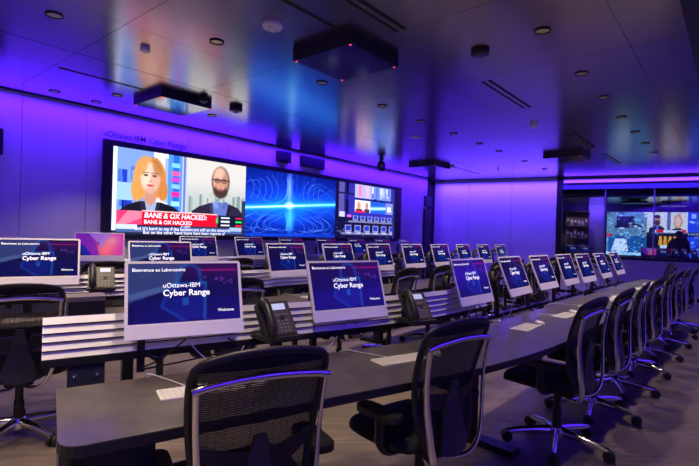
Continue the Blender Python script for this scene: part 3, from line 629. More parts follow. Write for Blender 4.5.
for k in range(7):
    p = XY(3.78 + .915 * k, 5.96); row3.append((p.x, p.y, wa + (-8, 1, 0, -1, 2, 0, 0)[k], 1.29, 1))
for i, (x, y, a, z, v) in enumerate(row3): computer(3, i, x, y, a, z, 18 if i else 22, v, ' showing a pink and violet wallpaper' if i == 0 else '')

# ------------------------------------------------------------------ keyboards, mice, phones
def make_keyboard():
    t = thing('keyboard', '', 'keyboard'); MB().prism(rrect(.335, .122, .010), .0, .006, 'z').build('case', M_WHITE, t)
    km = MB()
    for r in range(5):
        for c in range(14):
            if r == 0 and 4 <= c <= 8: continue
            km.box(((c - 6.5) * .0230, (r - 2) * .0220, .007), (.0195, .0180, .002))
    tag(km.build('keys', M_KEY, t), kind='stuff')
    sb = MB().prism(rrect(.092, .0155, .003, seg=2), 0, .002, 'z').build('space_bar', M_KEY, t); sb.location = (-.009, -.041, .0061); return t
def make_mouse():
    t = thing('computer_mouse', '', 'mouse'); n = 10; mb = MB(); vs = []
    for j in range(7):
        f = j / 6
        for k in range(16):
            a = 2 * math.pi * k / 16; w = math.cos(f * math.pi / 2) ** .6 if f < 1 else 0.02; vs.append((.029 * w * math.cos(a), .057 * w * math.sin(a), .003 + .019 * math.sin(f * math.pi / 2)))
    mb.add([(x * .97, y * .97, 0) for x, y, z in vs[:16]] + vs, [(j * 16 + k, j * 16 + (k + 1) % 16, (j + 1) * 16 + (k + 1) % 16, (j + 1) * 16 + k) for j in range(7) for k in range(16)] + [tuple(range(15, -1, -1)), tuple(range(112, 128))])
    mb.build('shell', M_WHITE, t, 60); return t
KB, MS = make_keyboard(), make_mouse()
def cable_thing(label, pts, r=.003, m=None):
    mb = MB().tube(smooth_path(pts, 8), r, 6); return tag(mb.build('cable', m or M_CABLEW, None, 60), label, 'cable', 'loose cables on the desks')
def input_set(ri, idx, x, y, ang, off=.40, rot=0, mouse=True, msh=0):
    d = Vector((-math.sin(RAD(ang)), math.cos(RAD(ang)))); e_ = Vector((d.y, -d.x)); q = Vector((x, y)) - d * off
    k = KB if 'kb' not in USED else copy_tree(KB); USED.add('kb')
    k.location = (q.x, q.y, DTOP); k.rotation_euler = (0, 0, RAD(ang + rot)); where = 'before the %s screen from the left at the %s desk' % (ORD[idx], ROWN[ri])
    k['label'] = 'slim white keyboard ' + where; k['group'] = 'white keyboards'
    if mouse:
        p = q + e_ * (.24 + msh) - d * .01; mm = MS if 'ms' not in USED else copy_tree(MS); USED.add('ms')
        mm.location = (p.x, p.y, DTOP); mm.rotation_euler = (0, 0, RAD(ang - 40)); mm['label'] = 'low white mouse ' + where; mm['group'] = 'white mice'
    p0 = q + d * .06 - e_ * .05; p1 = q + d * .20 - e_ * .12; p2 = q + d * .30 - e_ * .18; p3 = q + d * .40 - e_ * .18
    cable_thing('thin pale keyboard cable ' + where, [(p0.x, p0.y, DTOP + .004), (p1.x, p1.y, DTOP + .006), (p2.x, p2.y, DTOP + .004), (p3.x, p3.y, DTOP - .08)], .0022)
for i in range(9):
    x, y, a = row1[i][:3]; input_set(1, i, x, y, a, .44 if i > 1 else (.42, .52)[i], (2, -2, 3, -3, 2, 0, 4, 0, 0)[i], True)
for i in range(3):
    x, y, a = row2[i][:3]; input_set(2, i, x, y, a, .44, 0, i > 0)

M_PHONE = mat('phone_body', (0.020, 0.019, 0.019), 0.38, noise=.2, scale=60)
M_PHFACE = mat('phone_face', (0.075, 0.068, 0.058), 0.40, noise=.1, scale=60)
def make_phone():
    t = thing('desk_phone', '', 'phone')
    MB().slab(-.10, .10, -.06, .11, 0, .018).build('stand', M_PHONE, t)
    tl = Matrix.Translation((0, -.02, .018)) @ Matrix.Rotation(RAD(-36), 4, 'X')          # face leans back
    body = MB().prism(rrect(.195, .20, .012, 0, .10), .0, .028, 'y', tl).build('body', M_PHONE, t)
    MB().prism(rrect(.122, .19, .008, .030, .10), -.003, .0, 'y', tl).build('face_plate', M_PHFACE, body)
    MB().prism(rrect(.078, .036, .004, .028, .165), -.006, -.003, 'y', tl).build('display', M_PHSCR, body)
    km = M_WHITE
    kk = MB()
    for r in range(4):
        for c in range(3):
            kk.prism(rrect(.015, .009, .002, .005 + c * .024, .022 + r * .020, 2), -.006, -.003, 'y', tl)
    for c in range(4):
        kk.prism(rrect(.015, .009, .002, -.006 + c * .023, .118, 2), -.006, -.003, 'y', tl)
    tag(kk.build('keypad', mat('phone_key', (0.22, 0.21, 0.20), .5, noise=.1), body), kind='stuff')
    d = MB().lathe([(.016, 0), (.016, .004), (.008, .006)], 14, tl @ Matrix.Translation((.028, -.003, .098)) @ Matrix.Rotation(math.pi / 2, 4, 'X')).build('dial_ring', M_PHONE, body)
    h = MB().tube([tl @ Vector(q) for q in ((-.067, -.018, -.004), (-.067, -.034, .018), (-.067, -.046, .05), (-.067, -.050, .10), (-.067, -.046, .15), (-.067, -.034, .182), (-.067, -.018, .204))], [.019, .026, .023, .019, .023, .026, .019], 12).build('handset', M_PHONE, t, 60)
    cd = [tl @ Vector((-.067 + .008 * math.sin(k * 1.3), -.02 - .008 * math.cos(k * 1.3), -.006 - .002 * k)) for k in range(8)]
    MB().tube(cd + [Vector((-.10, -.09, .004)), Vector((-.12, .02, .006)), Vector((-.09, .05, .02))], .004, 6).build('cord', M_PHONE, t, 60)
    mb = MB().slab(-.09, .09, -.05, .16, -.012, 0); mb.slab(-.03, .03, .14, .165, -.01, .06); mb.build('rail_shelf', M_BLACKM, t); return t
PH = make_phone()
def phone(ri, x, y, ang, z, label):
    o = PH if 'ph' not in USED else copy_tree(PH); USED.add('ph'); o.location = (x, y, z); o.rotation_euler = (0, 0, RAD(ang)); o['label'] = label; o['group'] = 'desk phones on the rails'
q, nr = R1.at(1.05)
def ph_at(R, ri, L, off, ang, label, z=.835):
    q, nr = R.at(L); p = q + nr * off; phone(ri, p.x, p.y, ang, z, label)
ph_at(R1, 1, 1.0, .66, 40, 'black desk phone with lit display between the first two screens of the front desk')
ph_at(R1, 1, 2.08, .66, 30, 'black desk phone between the second and third screens of the front desk')
ph_at(R2, 2, 1.21, .66, 30, 'black desk phone between the first two screens of the middle desk', .88)
ph_at(R2, 2, 2.45, .66, 44, 'black desk phone between the second and third screens of the middle desk')
ph_at(R3, 3, 2.22, .66, 40, 'black desk phone right of the pink wallpaper screen at the back desk')
ph_at(R3, 3, R3.L_of(XY(5.15, 5.16)), .66, 48, 'black desk phone between the fourth and fifth screens of the back desk')

# black box on the middle desk
t = thing('equipment_box', 'low black equipment box with grey lid on the middle desk', 'box', (-1.95, 3.47, DTOP), RAD(34))
MB().prism(rrect(.24, .22, .01), 0, .11, 'z').build('body', M_BLACK, t); MB().prism(rrect(.244, .224, .01), .11, .145, 'z').build('lid', mat('grey_lid', (.16, .13, .15), .5, noise=.1), t)

# ------------------------------------------------------------------ task chairs
def back_y(z):                                    # centre line of the backrest (chair faces +y)
    k = [(.50, -.235), (.60, -.215), (.70, -.205), (.80, -.225), (.90, -.265), (1.01, -.325)]
    for (a, ya), (b, yb) in zip(k[:-1], k[1:]):
        if z <= b: u = max(0, (z - a) / (b - a)); return ya + (yb - ya) * u
    return k[-1][1]
def back_w(z):
    k = [(.50, .06), (.515, .115), (.55, .155), (.62, .185), (.72, .205), (.85, .222), (.95, .226), (.985, .215), (1.0, .19), (1.005, .16)]
    for (a, ya), (b, yb) in zip(k[:-1], k[1:]):
        if z <= b: u = max(0, (z - a) / (b - a)); return ya + (yb - ya) * u
    return .16
def back_pt(x, z, off=0): return Vector((x, back_y(z) * .84 + .015 + .55 * x * x + off, .410 + (z - .50) * 1.18))
def make_chair():
    t = thing('task_chair', '', 'chair')
    # back frame loop
    zs = [.505, .515, .53, .55, .58, .62, .68, .74, .80, .86, .92, .955, .98, .995, 1.003]
    loop = [back_pt(-back_w(z), z) for z in zs] + [back_pt(x, 1.008 + .012 * (1 - (x / .16) ** 2)) for x in (-.11, -.05, 0, .05, .11)] + [back_pt(back_w(z), z) for z in reversed(zs)] + [back_pt(0.0, .500)]
    loop.append(loop[0]); fr = MB().tube(loop, .015, 8, False, 0.8); fr.build('back_frame', M_BLACK, t, 60)
    tp = MB(); vs = []
    for i, z in enumerate((.972, .985, .998, 1.012)):
        w = back_w(min(z, 1.0)) - .004
        for k in range(9): x = (k / 4 - 1) * w; vs.append(back_pt(x, z + (.010 * (1 - (x / w) ** 2) if i == 3 else 0), -.004))
    n = len(vs); vs += [v + Vector((0, .010, 0)) for v in vs]
    fs = []
    for o_ in (0, n): fs += [(o_ + r * 9 + c, o_ + r * 9 + c + 1, o_ + (r + 1) * 9 + c + 1, o_ + (r + 1) * 9 + c) for r in range(3) for c in range(8)]
    for r in range(3): fs += [(r * 9, r * 9 + 9, n + r * 9 + 9, n + r * 9), (r * 9 + 8, r * 9 + 17, n + r * 9 + 17, n + r * 9 + 8)]
    for c in range(8): fs += [(c, c + 1, n + c + 1, n + c), (27 + c, 28 + c, n + 28 + c, n + 27 + c)]
    tp.add(vs, fs).build('top_band', M_FABRIC, t, 50)
    ms = MB(); z = .520
    while z < .975:
        w = back_w(z); vs = []
        for k in range(9):
            x = (k / 4 - 1) * w
            for dz, dy in ((0, 0), (.0046, 0)): vs.append(back_pt(x, z + dz, dy))
        ms.add(vs, [(2 * k, 2 * k + 2, 2 * k + 3, 2 * k + 1) for k in range(8)]); z += .0054
    for k in range(1, 16):
        x = (k / 8 - 1) * .215; zz = [q for q in np.arange(.52, .98, .05) if back_w(q) > abs(x)]
        if len(zz) < 2: continue
        vs = []
        for q in zz: vs += [back_pt(x - .0008, q, .001), back_pt(x + .0008, q, .001)]
        ms.add(vs, [(2 * i, 2 * i + 1, 2 * i + 3, 2 * i + 2) for i in range(len(zz) - 1)])
    tag(ms.build('mesh_fabric', M_MESH, t), 'fine see-through black mesh', kind='stuff')
    # lumbar wing and tail plate behind the mesh
    wing = MB(); vs = []
    for k in range(13):
        x = (k / 6 - 1) * .19; zc = .70 + .05 * (x / .19) ** 2; h = .045 * (1 - .55 * (x / .19) ** 2)
        for q in (zc - h, zc + h * .6): vs.append(back_pt(x, q, -.022))
    vs += [v + Vector((0, .012, 0)) for v in vs]
    fs = [(2 * k, 2 * k + 2, 2 * k + 3, 2 * k + 1) for k in range(12)] + [(26 + 2 * k, 26 + 2 * k + 2, 26 + 2 * k + 3, 26 + 2 * k + 1) for k in range(12)]
    fs += [(2 * k, 2 * k + 2, 28 + 2 * k, 26 + 2 * k) for k in range(12)] + [(2 * k + 1, 2 * k + 3, 29 + 2 * k, 27 + 2 * k) for k in range(12)]
    wing.add(vs, fs).build('lumbar_support', M_BLACK, t, 50)
    tail = [(.02, .78), (.04, .70), (.085, .58), (.095, .535), (.07, .505), (0, .492), (-.07, .505), (-.095, .535), (-.085, .58), (-.04, .70), (-.02, .78)]
    MB().add([back_pt(x, q, -.036) for x, q in tail] + [back_pt(x, q, -.020) for x, q in tail], [tuple(range(11)), tuple(range(21, 10, -1))] + [(i, (i + 1) % 11, 11 + (i + 1) % 11, 11 + i) for i in range(11)]).build('tail_plate', mat('charcoal_plate', (.03, .03, .035), .4, noise=.1), t)
    # polished frame: two rods and a bowed crossbar
    for s in (-1, 1):
        pts = smooth_path([(s * .030, -.06, .350), (s * .065, -.12, .350), (s * .125, -.192, .378), (s * .172, -.217, .46), (s * .196, -.212, .60), (s * .206, -.207, .72), (s * .212, -.215, .82), (s * .216, -.232, .917)], 5)
        MB().tube(pts, [.0085 + .002 * math.cos(i / len(pts) * 3) for i in range(len(pts))], 10, True, 1.9).build('frame_rod', M_CHROME, t, 60)
    cb = smooth_path([(-.226, -.232, .915), (-.18, -.240, .927), (-.09, -.248, .938), (0, -.250, .942), (.09, -.248, .938), (.18, -.240, .927), (.226, -.232, .915)], 4)
    MB().tube(cb, [.013] + [.0135] * (len(cb) - 2) + [.013], 10, True, .8).build('crossbar', M_CHROME, t, 60)
    for s in (-1, 1): MB().tube([(s * .216, -.232, .917), (s * .212, -.180, .922)], .012, 8).build('pivot', M_BLACK, t, 60)
    # seat
    mb = MB(); vs = []; prof = [(.90, .418), (1.0, .428), (1.02, .448), (1.0, .473), (.94, .488), (.7, .495), (.3, .493)]
    for f, z in prof:
        for k in range(24):
            a = 2 * math.pi * k / 24; ca, sa = math.cos(a), math.sin(a); r = (abs(ca) ** 4 + abs(sa) ** 4) ** -.25
            y_ = .235 * r * sa * f; vs.append((.25 * r * ca * f, y_ + .085, z - (.03 * ((y_ - .12) / .12) ** 2 if y_ > .12 else 0)))
    n = len(prof); mb.add(vs, [(i * 24 + k, i * 24 + (k + 1) % 24, (i + 1) * 24 + (k + 1) % 24, (i + 1) * 24 + k) for i in range(n - 1) for k in range(24)] + [tuple(range(23, -1, -1)), tuple(range((n - 1) * 24, n * 24))])
    mb.build('seat', M_FABRIC, t, 60)
    mb = MB().prism(rrect(.16, .26, .03), .365, .418, 'z'); mb.build('mechanism', M_BLACKM, t)
    MB().tube([(.07, .03, .39), (.20, .05, .395), (.27, .05, .385)], [.009, .008, .011], 8).build('lever', M_CHROME, t, 50)
    for s in (-1, 1):
        up = smooth_path([(s * .07, 0, .395), (s * .22, .0, .405), (s * .275, -.0, .46), (s * .285, -.01, .52), (s * .285, -.01, .585)], 4)
        a = MB().tube(up, .020, 8, True, 1.3).build('armrest', M_BLACK, t, 50)
        MB().prism(rrect(.095, .25, .04, s * .283, -.0), .585, .612, 'z').build('arm_pad', M_BLACK, a, 40)
    MB().lathe([(.030, .10), (.030, .24), (.024, .245), (.024, .366)], 16).build('gas_column', M_BLACK, t, 40)
    MB().lathe([(.03, .055), (.052, .06), (.055, .10), (.045, .125), (.032, .13)], 16).build('base_hub', M_CHROME, t, 40)
    lm = MB().tube(smooth_path([(.03, 0, .098), (.14, 0, .092), (.25, 0, .078), (.325, 0, .064)], 3), [.036, .034, .032, .030, .028, .026, .025, .024, .022, .020], 8, True, .8).mesh('base_leg', M_CHROME, 50)
    cmb = MB()
    for s in (-1, 1):
        cmb.lathe([(.012, -.013), (.032, -.012), (.036, -.007), (.036, .007), (.032, .012), (.012, .013)], 16, Matrix.Translation((0, s * .018, .036)) @ Matrix.Rotation(math.pi / 2, 4, 'X'))
    cmb.slab(-.026, .020, -.006, .006, .03, .064); cmb.tube([(0, 0, .04), (0, 0, .07)], .009, 8); cm = cmb.mesh('caster', M_BLACK, 40)
    for k in range(5):
        l = obj('base_leg', lm, t); l.rotation_euler = (0, 0, math.pi / 2 + k * 2 * math.pi / 5)
        c_ = obj('caster', cm, l); c_.location = (.325, 0, 0); c_.rotation_euler = (0, 0, k * 1.7)
    return t
CH = make_chair()
def chair(x, y, ang, label, base=None):
    o = copy_tree(CH); base = random.choice((0, 12, 25, 38, 50, 60)) if base is None else base
    for ch in o.children:
        if ch.name.startswith('base_leg'): ch.rotation_euler.z += RAD(base)
    o.location = (x, y, 0); o.rotation_euler = (0, 0, RAD(ang)); o['label'] = label; o['group'] = 'task chairs'
    return o
chair(-.369, 1.685, 30, 'black mesh task chair with polished frame, nearest the viewer at the bottom left')
chair(.372, 2.278, 40, 'black mesh task chair with polished frame before the second screen of the front desk')
for k in range(7):
    q, nr = R1.at(R1.L_of(XY((3.36, 4.20, 4.95, 5.82, 6.68, 7.55, 8.42)[k], .83 - .026 * ((3.33, 4.20, 4.95, 5.82, 6.68, 7.55, 8.42)[k] - 3.5)))); p = q + nr * (.085 if k == 0 else .07)
    chair(p.x, p.y, wa + (-7, -4, 2, -5, 2, -3, 3)[k], 'black mesh task chair with polished frame before the %s screen of the front desk' % ORD[k + 2], (38, 30, 40, 28, 36, 45, 30)[k])
p = XY(10.0, 1.10); chair(p.x, p.y, wa + 18, 'black mesh task chair beyond the far end of the front desk')
q, nr = R1.at(R1.L[-1] - .25); p = q + nr * .03; chair(p.x, p.y, wa + 2, 'black mesh task chair at the far end of the front desk')
chair(-2.145, 3.07, 33, 'black mesh task chair at the left edge of the picture, at the middle desk')
p, nr = R2.at(2.05); p = p + nr * .07; chair(p.x, p.y, 36, 'black mesh task chair before the second screen of the middle desk')
for k in range(8):
    p = XY(3.55 + .87 * k, 3.05); chair(p.x, p.y, wa + (0, 4, -3, 2, -2, 3, 0, 2)[k], 'black mesh task chair before the %s screen of the middle desk' % ORD[k + 2])
p, nr = R3.at(1.55); p = p + nr * .07; chair(p.x, p.y, 34, 'black mesh task chair before the pink wallpaper screen of the back desk')
for k in range(7):
    p = XY(3.78 + .915 * k, 5.24); chair(p.x, p.y, wa + (0, -3, 3, 1, -2, 2, 0)[k], 'black mesh task chair before the %s screen of the back desk' % ORD[k + 1])

for o in [CH] + [c for k in KIDS.get(CH.name, []) for c in [k] + KIDS.get(k.name, [])]: bpy.data.objects.remove(o)     # the pattern itself is not in the room
# ------------------------------------------------------------------ the wall of screens
def wall_thing(name, label, cat, s, z, n=DW, group=None):
    p = XY(s, n); return thing(name, label, cat, (p.x, p.y, z), WA, group)
VS0, VS1, VZ0, VZ1 = 2.93, 10.05, 1.29, 2.55
vw = wall_thing('video_wall', 'huge video wall of three pictures in a black frame on the purple wall', 'video wall', (VS0 + VS1) / 2, (VZ0 + VZ1) / 2)
hw, hh = (VS1 - VS0) / 2, (VZ1 - VZ0) / 2
MB().slab(-hw - .12, hw + .26, -.06, .0, -hh - .07, hh + .08).build('backing', M_BLACK, vw)
fm = MB(); fm.slab(-hw - .14, -hw - .005, -.085, -.06, -hh - .07, hh + .08); fm.slab(hw + .005, hw + .28, -.085, -.06, -hh - .07, hh + .08); fm.slab(-hw - .005, hw + .005, -.085, -.06, hh + .004, hh + .08); fm.slab(-hw - .005, hw + .005, -.085, -.06, -hh - .07, -hh - .004)
fm.build('frame', M_BLACK, vw)
M_VID = screen_mat('video_wall_screen', 1.55, .5, .1)
CUT1, CUT2 = 5.27, 7.73
for nm, P, a, b, lb in (('screen', pic_news(), VS0, CUT1, 'news broadcast with a blonde woman and a bearded man'), ('screen', pic_plasma(), CUT1, CUT2, 'electric blue plasma burst'), ('screen', pic_room(), CUT2, VS1, 'live picture of a computer room')):
    o = obj(nm, P.mesh(nm, b - a - .004, VZ1 - VZ0, M_VID), vw); o.location = ((a + b) / 2 - (VS0 + VS1) / 2, -.064, 0); o['label'] = lb
    if a == VS0:
        W, H = b - a, VZ1 - VZ0
        def nv(u, v): return ((u - .5) * W, -.003, (.5 - v) * H)
        MT = mat('broadcast_letters', (1, 1, 1), .5, emit=(1, 1, 1), estr=1.3, noise=.01)
        put_text('lettering', 'BANE & OX HACKED:', .46 * W, MT, o, nv(.205, .795), .02, .15)
        put_text('lettering', 'BANE & OX HACKED', .34 * W, MT, o, nv(.205, .868), .01)
        put_text('lettering', "But it's hard to say if the hackers are still on the network,", .72 * W, MT, o, nv(.145, .945), .004)
        put_text('lettering', 'But on the other hand there have been reports of', .62 * W, MT, o, nv(.20, .992), .004)
t = wall_thing('wall_lettering', 'dark lettering uOttawa-IBM Cyber Range on the purple wall', 'lettering', 2.82, 2.685, DW - .004)
for w_, x_, wd_ in (('uOttawa-IBM', 0, .61), ('Cyber', .665, .27), ('Range', .975, .30)): put_text('word', w_, wd_, M_TEXTD, t, (x_, 0, 0), .003)

# wall speakers and panels
def wall_box(name, label, cat, s0, s1, z0, z1, d, m, grille=False):
    t = wall_thing(name, label, cat, (s0 + s1) / 2, z0); w, h = (s1 - s0) / 2, z1 - z0
    MB().prism(rrect(2 * w, h, .012, 0, h / 2), -d, 0).build('body', m, t)
    MB().prism(rrect(2 * w - .04, h - .04, .008, 0, h / 2), -d - .006, -d).build('front', mat('dark_front', (.015, .015, .03), .3, noise=.1), t); return t
wall_box('wall_speaker', 'narrow black box speaker on the purple wall above the plasma picture', 'speaker', 6.02, 6.34, 2.755, 2.96, .10, M_BLACK)
wall_box('wall_display', 'small wide dark display on the purple wall above the screens', 'display', 6.66, 7.36, 2.745, 2.965, .06, M_BLACK)
wall_box('wall_panel_box', 'black wall panel at the left edge of the picture', 'wall panel', 1.35, 1.64, 2.23, 2.55, .05, M_BLACK)
wall_box('wall_speaker', 'small black wall speaker near the far left corner', 'speaker', 11.62, 12.0, 2.22, 2.53, .05, M_BLACK)
wall_box('tall_wall_panel', 'tall narrow black wall panel near the far corner', 'wall panel', 11.60, 11.98, .15, 2.16, .05, M_BLACK)

# ------------------------------------------------------------------ things on the ceiling
def ceil_thing(name, label, cat, s, n, z=CEIL, group=None): p = XY(s, n); return thing(name, label, cat, (p.x, p.y, z), WA, group)
def mic(s, n, where, zz=2.94, plate=(.30, .32, .42)):
    t = ceil_thing('ceiling_microphone', 'flat square black ceiling microphone with red corner lights ' + where, 'microphone', s, n, group='square ceiling microphones')
    d = CEIL - .005 - (CEIL - .10); h = .335
    MB().slab(-h, h, -h, h, -.085, -.002).build('body', M_BLACK, t)
    MB().slab(-h + .01, h - .01, -h + .01, h - .01, -.089, -.085).build('grille', mat('mic_grille', (.30, .31, .38), .12, metal=1.0, noise=.05), t)
    for a in (-1, 1):
        for b in (-1, 1): MB().lathe([(.008, -.093), (.010, -.091), (.010, -.089)], 8, Matrix.Translation((a * (h - .025), b * (h - .025), 0))).build('indicator', M_RED, t)
K_ = 1.515 / 1.6
mic(3.34 * K_, 2.885 * K_, 'above the front desk'); mic(3.20 * K_, 5.76 * K_, 'above the news picture'); mic(9.75 * K_, 5.70 * K_, 'near the far left corner'); mic(9.98 * K_, 2.68 * K_, 'near the far glazing')
def downlight(s, n, label, r=.062, lamp=0.0, white=False):
    t = ceil_thing('downlight', label, 'downlight', s, n, group='recessed downlights')
    MB().lathe([(r * .82, -.001), (r, -.004), (r, -.008), (r * .84, -.010), (r * .80, -.004), (r * .82, -.001)], 24).build('trim_ring', M_BLACK if not white else M_WHITE, t, 40)
    MB().lathe([(r * .80, -.003), (r * .6, -.0015), (.01, -.001)], 20).build('reflector', M_WARM if not white else M_WHITE, t, 40)
    if lamp:
        d = bpy.data.lights.new('downlight_lamp', 'SPOT'); d.energy = lamp; d.color = (1.0, .77, .54); d.spot_size = RAD(92); d.spot_blend = .5; d.shadow_soft_size = .04
        o = bpy.data.objects.new('downlight_lamp', d); C.objects.link(o); o.parent = t; o.location = (0, 0, -.03)
LP = 82
near = ['first', 'second', 'third', 'fourth', 'fifth', 'sixth', 'seventh', 'eighth', 'ninth', 'tenth']
for i, s in enumerate((1.2, 3.68, 4.85, 5.80, 6.87, 7.9, 8.9, 9.9)):
    if i == 0: continue
    downlight(s, 1.19, 'warm recessed downlight, %s from the viewer in the right-hand ceiling row' % near[i - 1], lamp=LP)
for i, s in enumerate((2.30, 3.61, 4.71, 5.64, 6.62, 7.57, 8.42, 9.77, 11.08)):
    downlight(s, 3.45, 'warm recessed downlight, %s from the viewer in the middle ceiling row' % near[i], lamp=LP)
for i, (s, n) in enumerate(((1.26, 4.04), (2.0, 6.33), (2.5, 6.40), (2.52, 5.84), (3.77, 5.72))):
    downlight(s, n, ['warm recessed downlight at the top left corner of the picture', 'pale recessed downlight by the purple wall, leftmost', 'dark recessed downlight by the purple wall above the letters', 'dark recessed downlight left of the square microphone', 'dark recessed downlight right of the square microphone'][i], lamp=LP if i == 0 else LP * .6 if i in (3, 4) else 0)
for n_, nm_ in ((1.19, 'right-hand'), (3.45, 'middle'), (-.9, 'soffit side')):                 # unseen lamps added for fill, two rows carried on over and behind the viewer
    for k, s in enumerate((1.1, 0.0, -1.1, -2.2)): downlight(s, n_, 'warm unseen downlight added for fill over the viewer, %s in the %s row' % (ORD[k], nm_), lamp=LP * 1.3)
t = ceil_thing('smoke_detector', 'round white smoke detector on the ceiling, largest disc', 'smoke detector', 2.36, 2.80)
MB().lathe([(.075, 0), (.080, -.012), (.080, -.026), (.070, -.036), (.03, -.040), (.005, -.040)], 32).build('body', M_WHITE, t, 35)
for a in (0, 1.6, 3.6): MB().slab(-.02, .02, -.004, .004, -.042, -.039, Matrix.Rotation(a, 4, 'Z') @ Matrix.Translation((.045, 0, 0))).build('vent', mat('detector_vent', (.35, .34, .38), .5, noise=.05), t)
def puck(s, n, label, r, h, m, cat, lens=True, lamp=0):
    t = ceil_thing('ceiling_sensor', label, cat, s, n, group='small ceiling fixtures'); MB().lathe([(r * .9, 0), (r, -.01), (r, -h * .8), (r * .8, -h), (.005, -h)], 22).build('body', m, t, 35)
    if lamp:
        d = bpy.data.lights.new('spot_lamp', 'SPOT'); d.energy = lamp; d.color = (1.0, .80, .62); d.spot_size = RAD(110); d.spot_blend = .6; d.shadow_soft_size = .03
        o = bpy.data.objects.new('spot_lamp', d); C.objects.link(o); o.parent = t; o.location = (0, 0, -h - .04)
    if lens: MB().lathe([(r * .38, -h), (r * .34, -h - .014), (r * .18, -h - .022), (.003, -h - .024)], 14).build('lens', mat('glass_lens', (.25, .25, .3), .1, metal=.6, noise=.05), t, 60)
puck(3.82 * .99, 1.76 * .99, 'black round ceiling camera with bright lens right of centre', .080, .036, M_BLACK, 'camera')
puck(3.69, 5.06, 'black drum ceiling fixture near the square microphone, wider one', .085, .06, M_BLACK, 'ceiling fixture', lamp=55); puck(3.18, 5.01, 'black drum ceiling fixture near the square microphone, smaller one', .05, .06, M_BLACK, 'ceiling fixture', lamp=45)
puck(2.0, 4.10, 'small white drum sensor on the ceiling at the upper left', .042, .035, M_WHITE, 'sensor', False); puck(6.65, 2.23, 'small white drum sensor on the ceiling above the right-hand screens', .05, .05, M_WHITE, 'sensor', False); puck(6.52, 4.08, 'small white flat sensor on the ceiling above the middle desk', .075, .02, M_WHITE, 'sensor', False); puck(9.68, 5.06, 'tiny white sensor on the ceiling near the far corner', .06, .04, M_WHITE, 'sensor', False)
t = ceil_thing('ceiling_camera', 'black pan-and-tilt camera hanging below the ceiling at the top of the video wall', 'camera', 8.0, 5.84)
MB().lathe([(.05, 0), (.055, -.015), (.03, -.03), (.03, -.08)], 18).build('mount', M_BLACK, t, 35)
MB().lathe([(.02, .12), (.06, .11), (.085, .06), (.09, 0), (.085, -.06), (.06, -.09), (.02, -.10)], 20, Matrix.Translation((0, 0, -.17))).build('head', M_BLACK, t, 50)
MB().lathe([(.045, 0), (.045, .03), (.03, .035), (.003, .03)], 16, Matrix.Translation((-.06, -.06, -.17)) @ Matrix.Rotation(RAD(90), 4, 'X') @ Matrix.Rotation(RAD(-45), 4, 'Y')).build('lens', mat('glass_lens', (.25, .25, .3), .1), t, 50)
def slot(s0, s1, n, label, double=True):
    t = ceil_thing('air_slot', label, 'air slot', (s0 + s1) / 2, n, group='linear air slots'); w = (s1 - s0) / 2
    for dn in ((-.035, .035) if double else (0,)): MB().slab(-w, w, dn - .014, dn + .014, -.004, 0).build('opening', M_DARK, t)
    if double: MB().slab(-w, w, -.020, .020, -.003, 0).build('blade', M_CEIL, t)
slot(1.6, 3.03, 2.06, 'double black air slot above the front desk'); slot(4.55, 5.75, 2.02, 'double black air slot right of the round camera'); slot(7.35, 8.9, 1.96, 'double black air slot above the right-hand screens'); slot(9.6, 11.0, 1.94, 'double black air slot near the far glazing')
slot(1.72, 2.62, 5.34, 'single black air slot near the purple wall', False); slot(9.75, 11.2, 5.1, 'single black air slot near the far left corner', False); slot(1.2, 2.78, 2.45, 'single black slot along the ceiling seam above the near chairs', False)
for i, (s, n) in enumerate(((10.6, 4.35), (8.6, 5.25))):
    t = ceil_thing('sprinkler', 'small sprinkler head on the ceiling, %s' % ('right of the far corner' if i == 0 else 'by the video wall'), 'sprinkler', s, n, group='sprinklers')
    MB().lathe([(.03, 0), (.03, -.006), (.010, -.010), (.010, -.05)], 12).build('stem', M_BLACKM, t, 40); MB().lathe([(.004, -.05), (.028, -.055), (.028, -.06), (.004, -.062)], 12).build('deflector', M_BLACKM, t, 40)

# ------------------------------------------------------------------ cables hanging behind the front desk
for i, (x, y, a, z, v, tl) in enumerate(row1):
    m = Matrix.Translation((x, y, z - .18)) @ Matrix.Rotation(RAD(a), 4, 'Z'); sg = (-1, 1, 1, 1, -1, 1, 1, -1, 1)[i]
    pts = [(.0, -.02, -.17), (-.05 * sg, .0, -.25), (-.14 * sg, -.01, -.33), (-.24 * sg, .0, -.335), (-.30 * sg, .02, -.26)]
    cable_thing('pale power cable looping below the %s screen of the front desk' % ORD[i], [tuple(m @ Vector(q)) for q in pts], .0032)
    pts = [(.06, .02, -.16), (.10 * sg, .01, -.28), (.18 * sg, .03, -.33), (.26, .02, -.27), (.22, .05, -.22)]
    tag(MB().tube([tuple(m @ Vector(q)) for q in smooth_path(pts, 6)], .0045, 6).build('cable', M_BLACK, None, 60), 'black cable drooping below the %s screen of the front desk' % ORD[i], 'cable', 'loose cables on the desks')

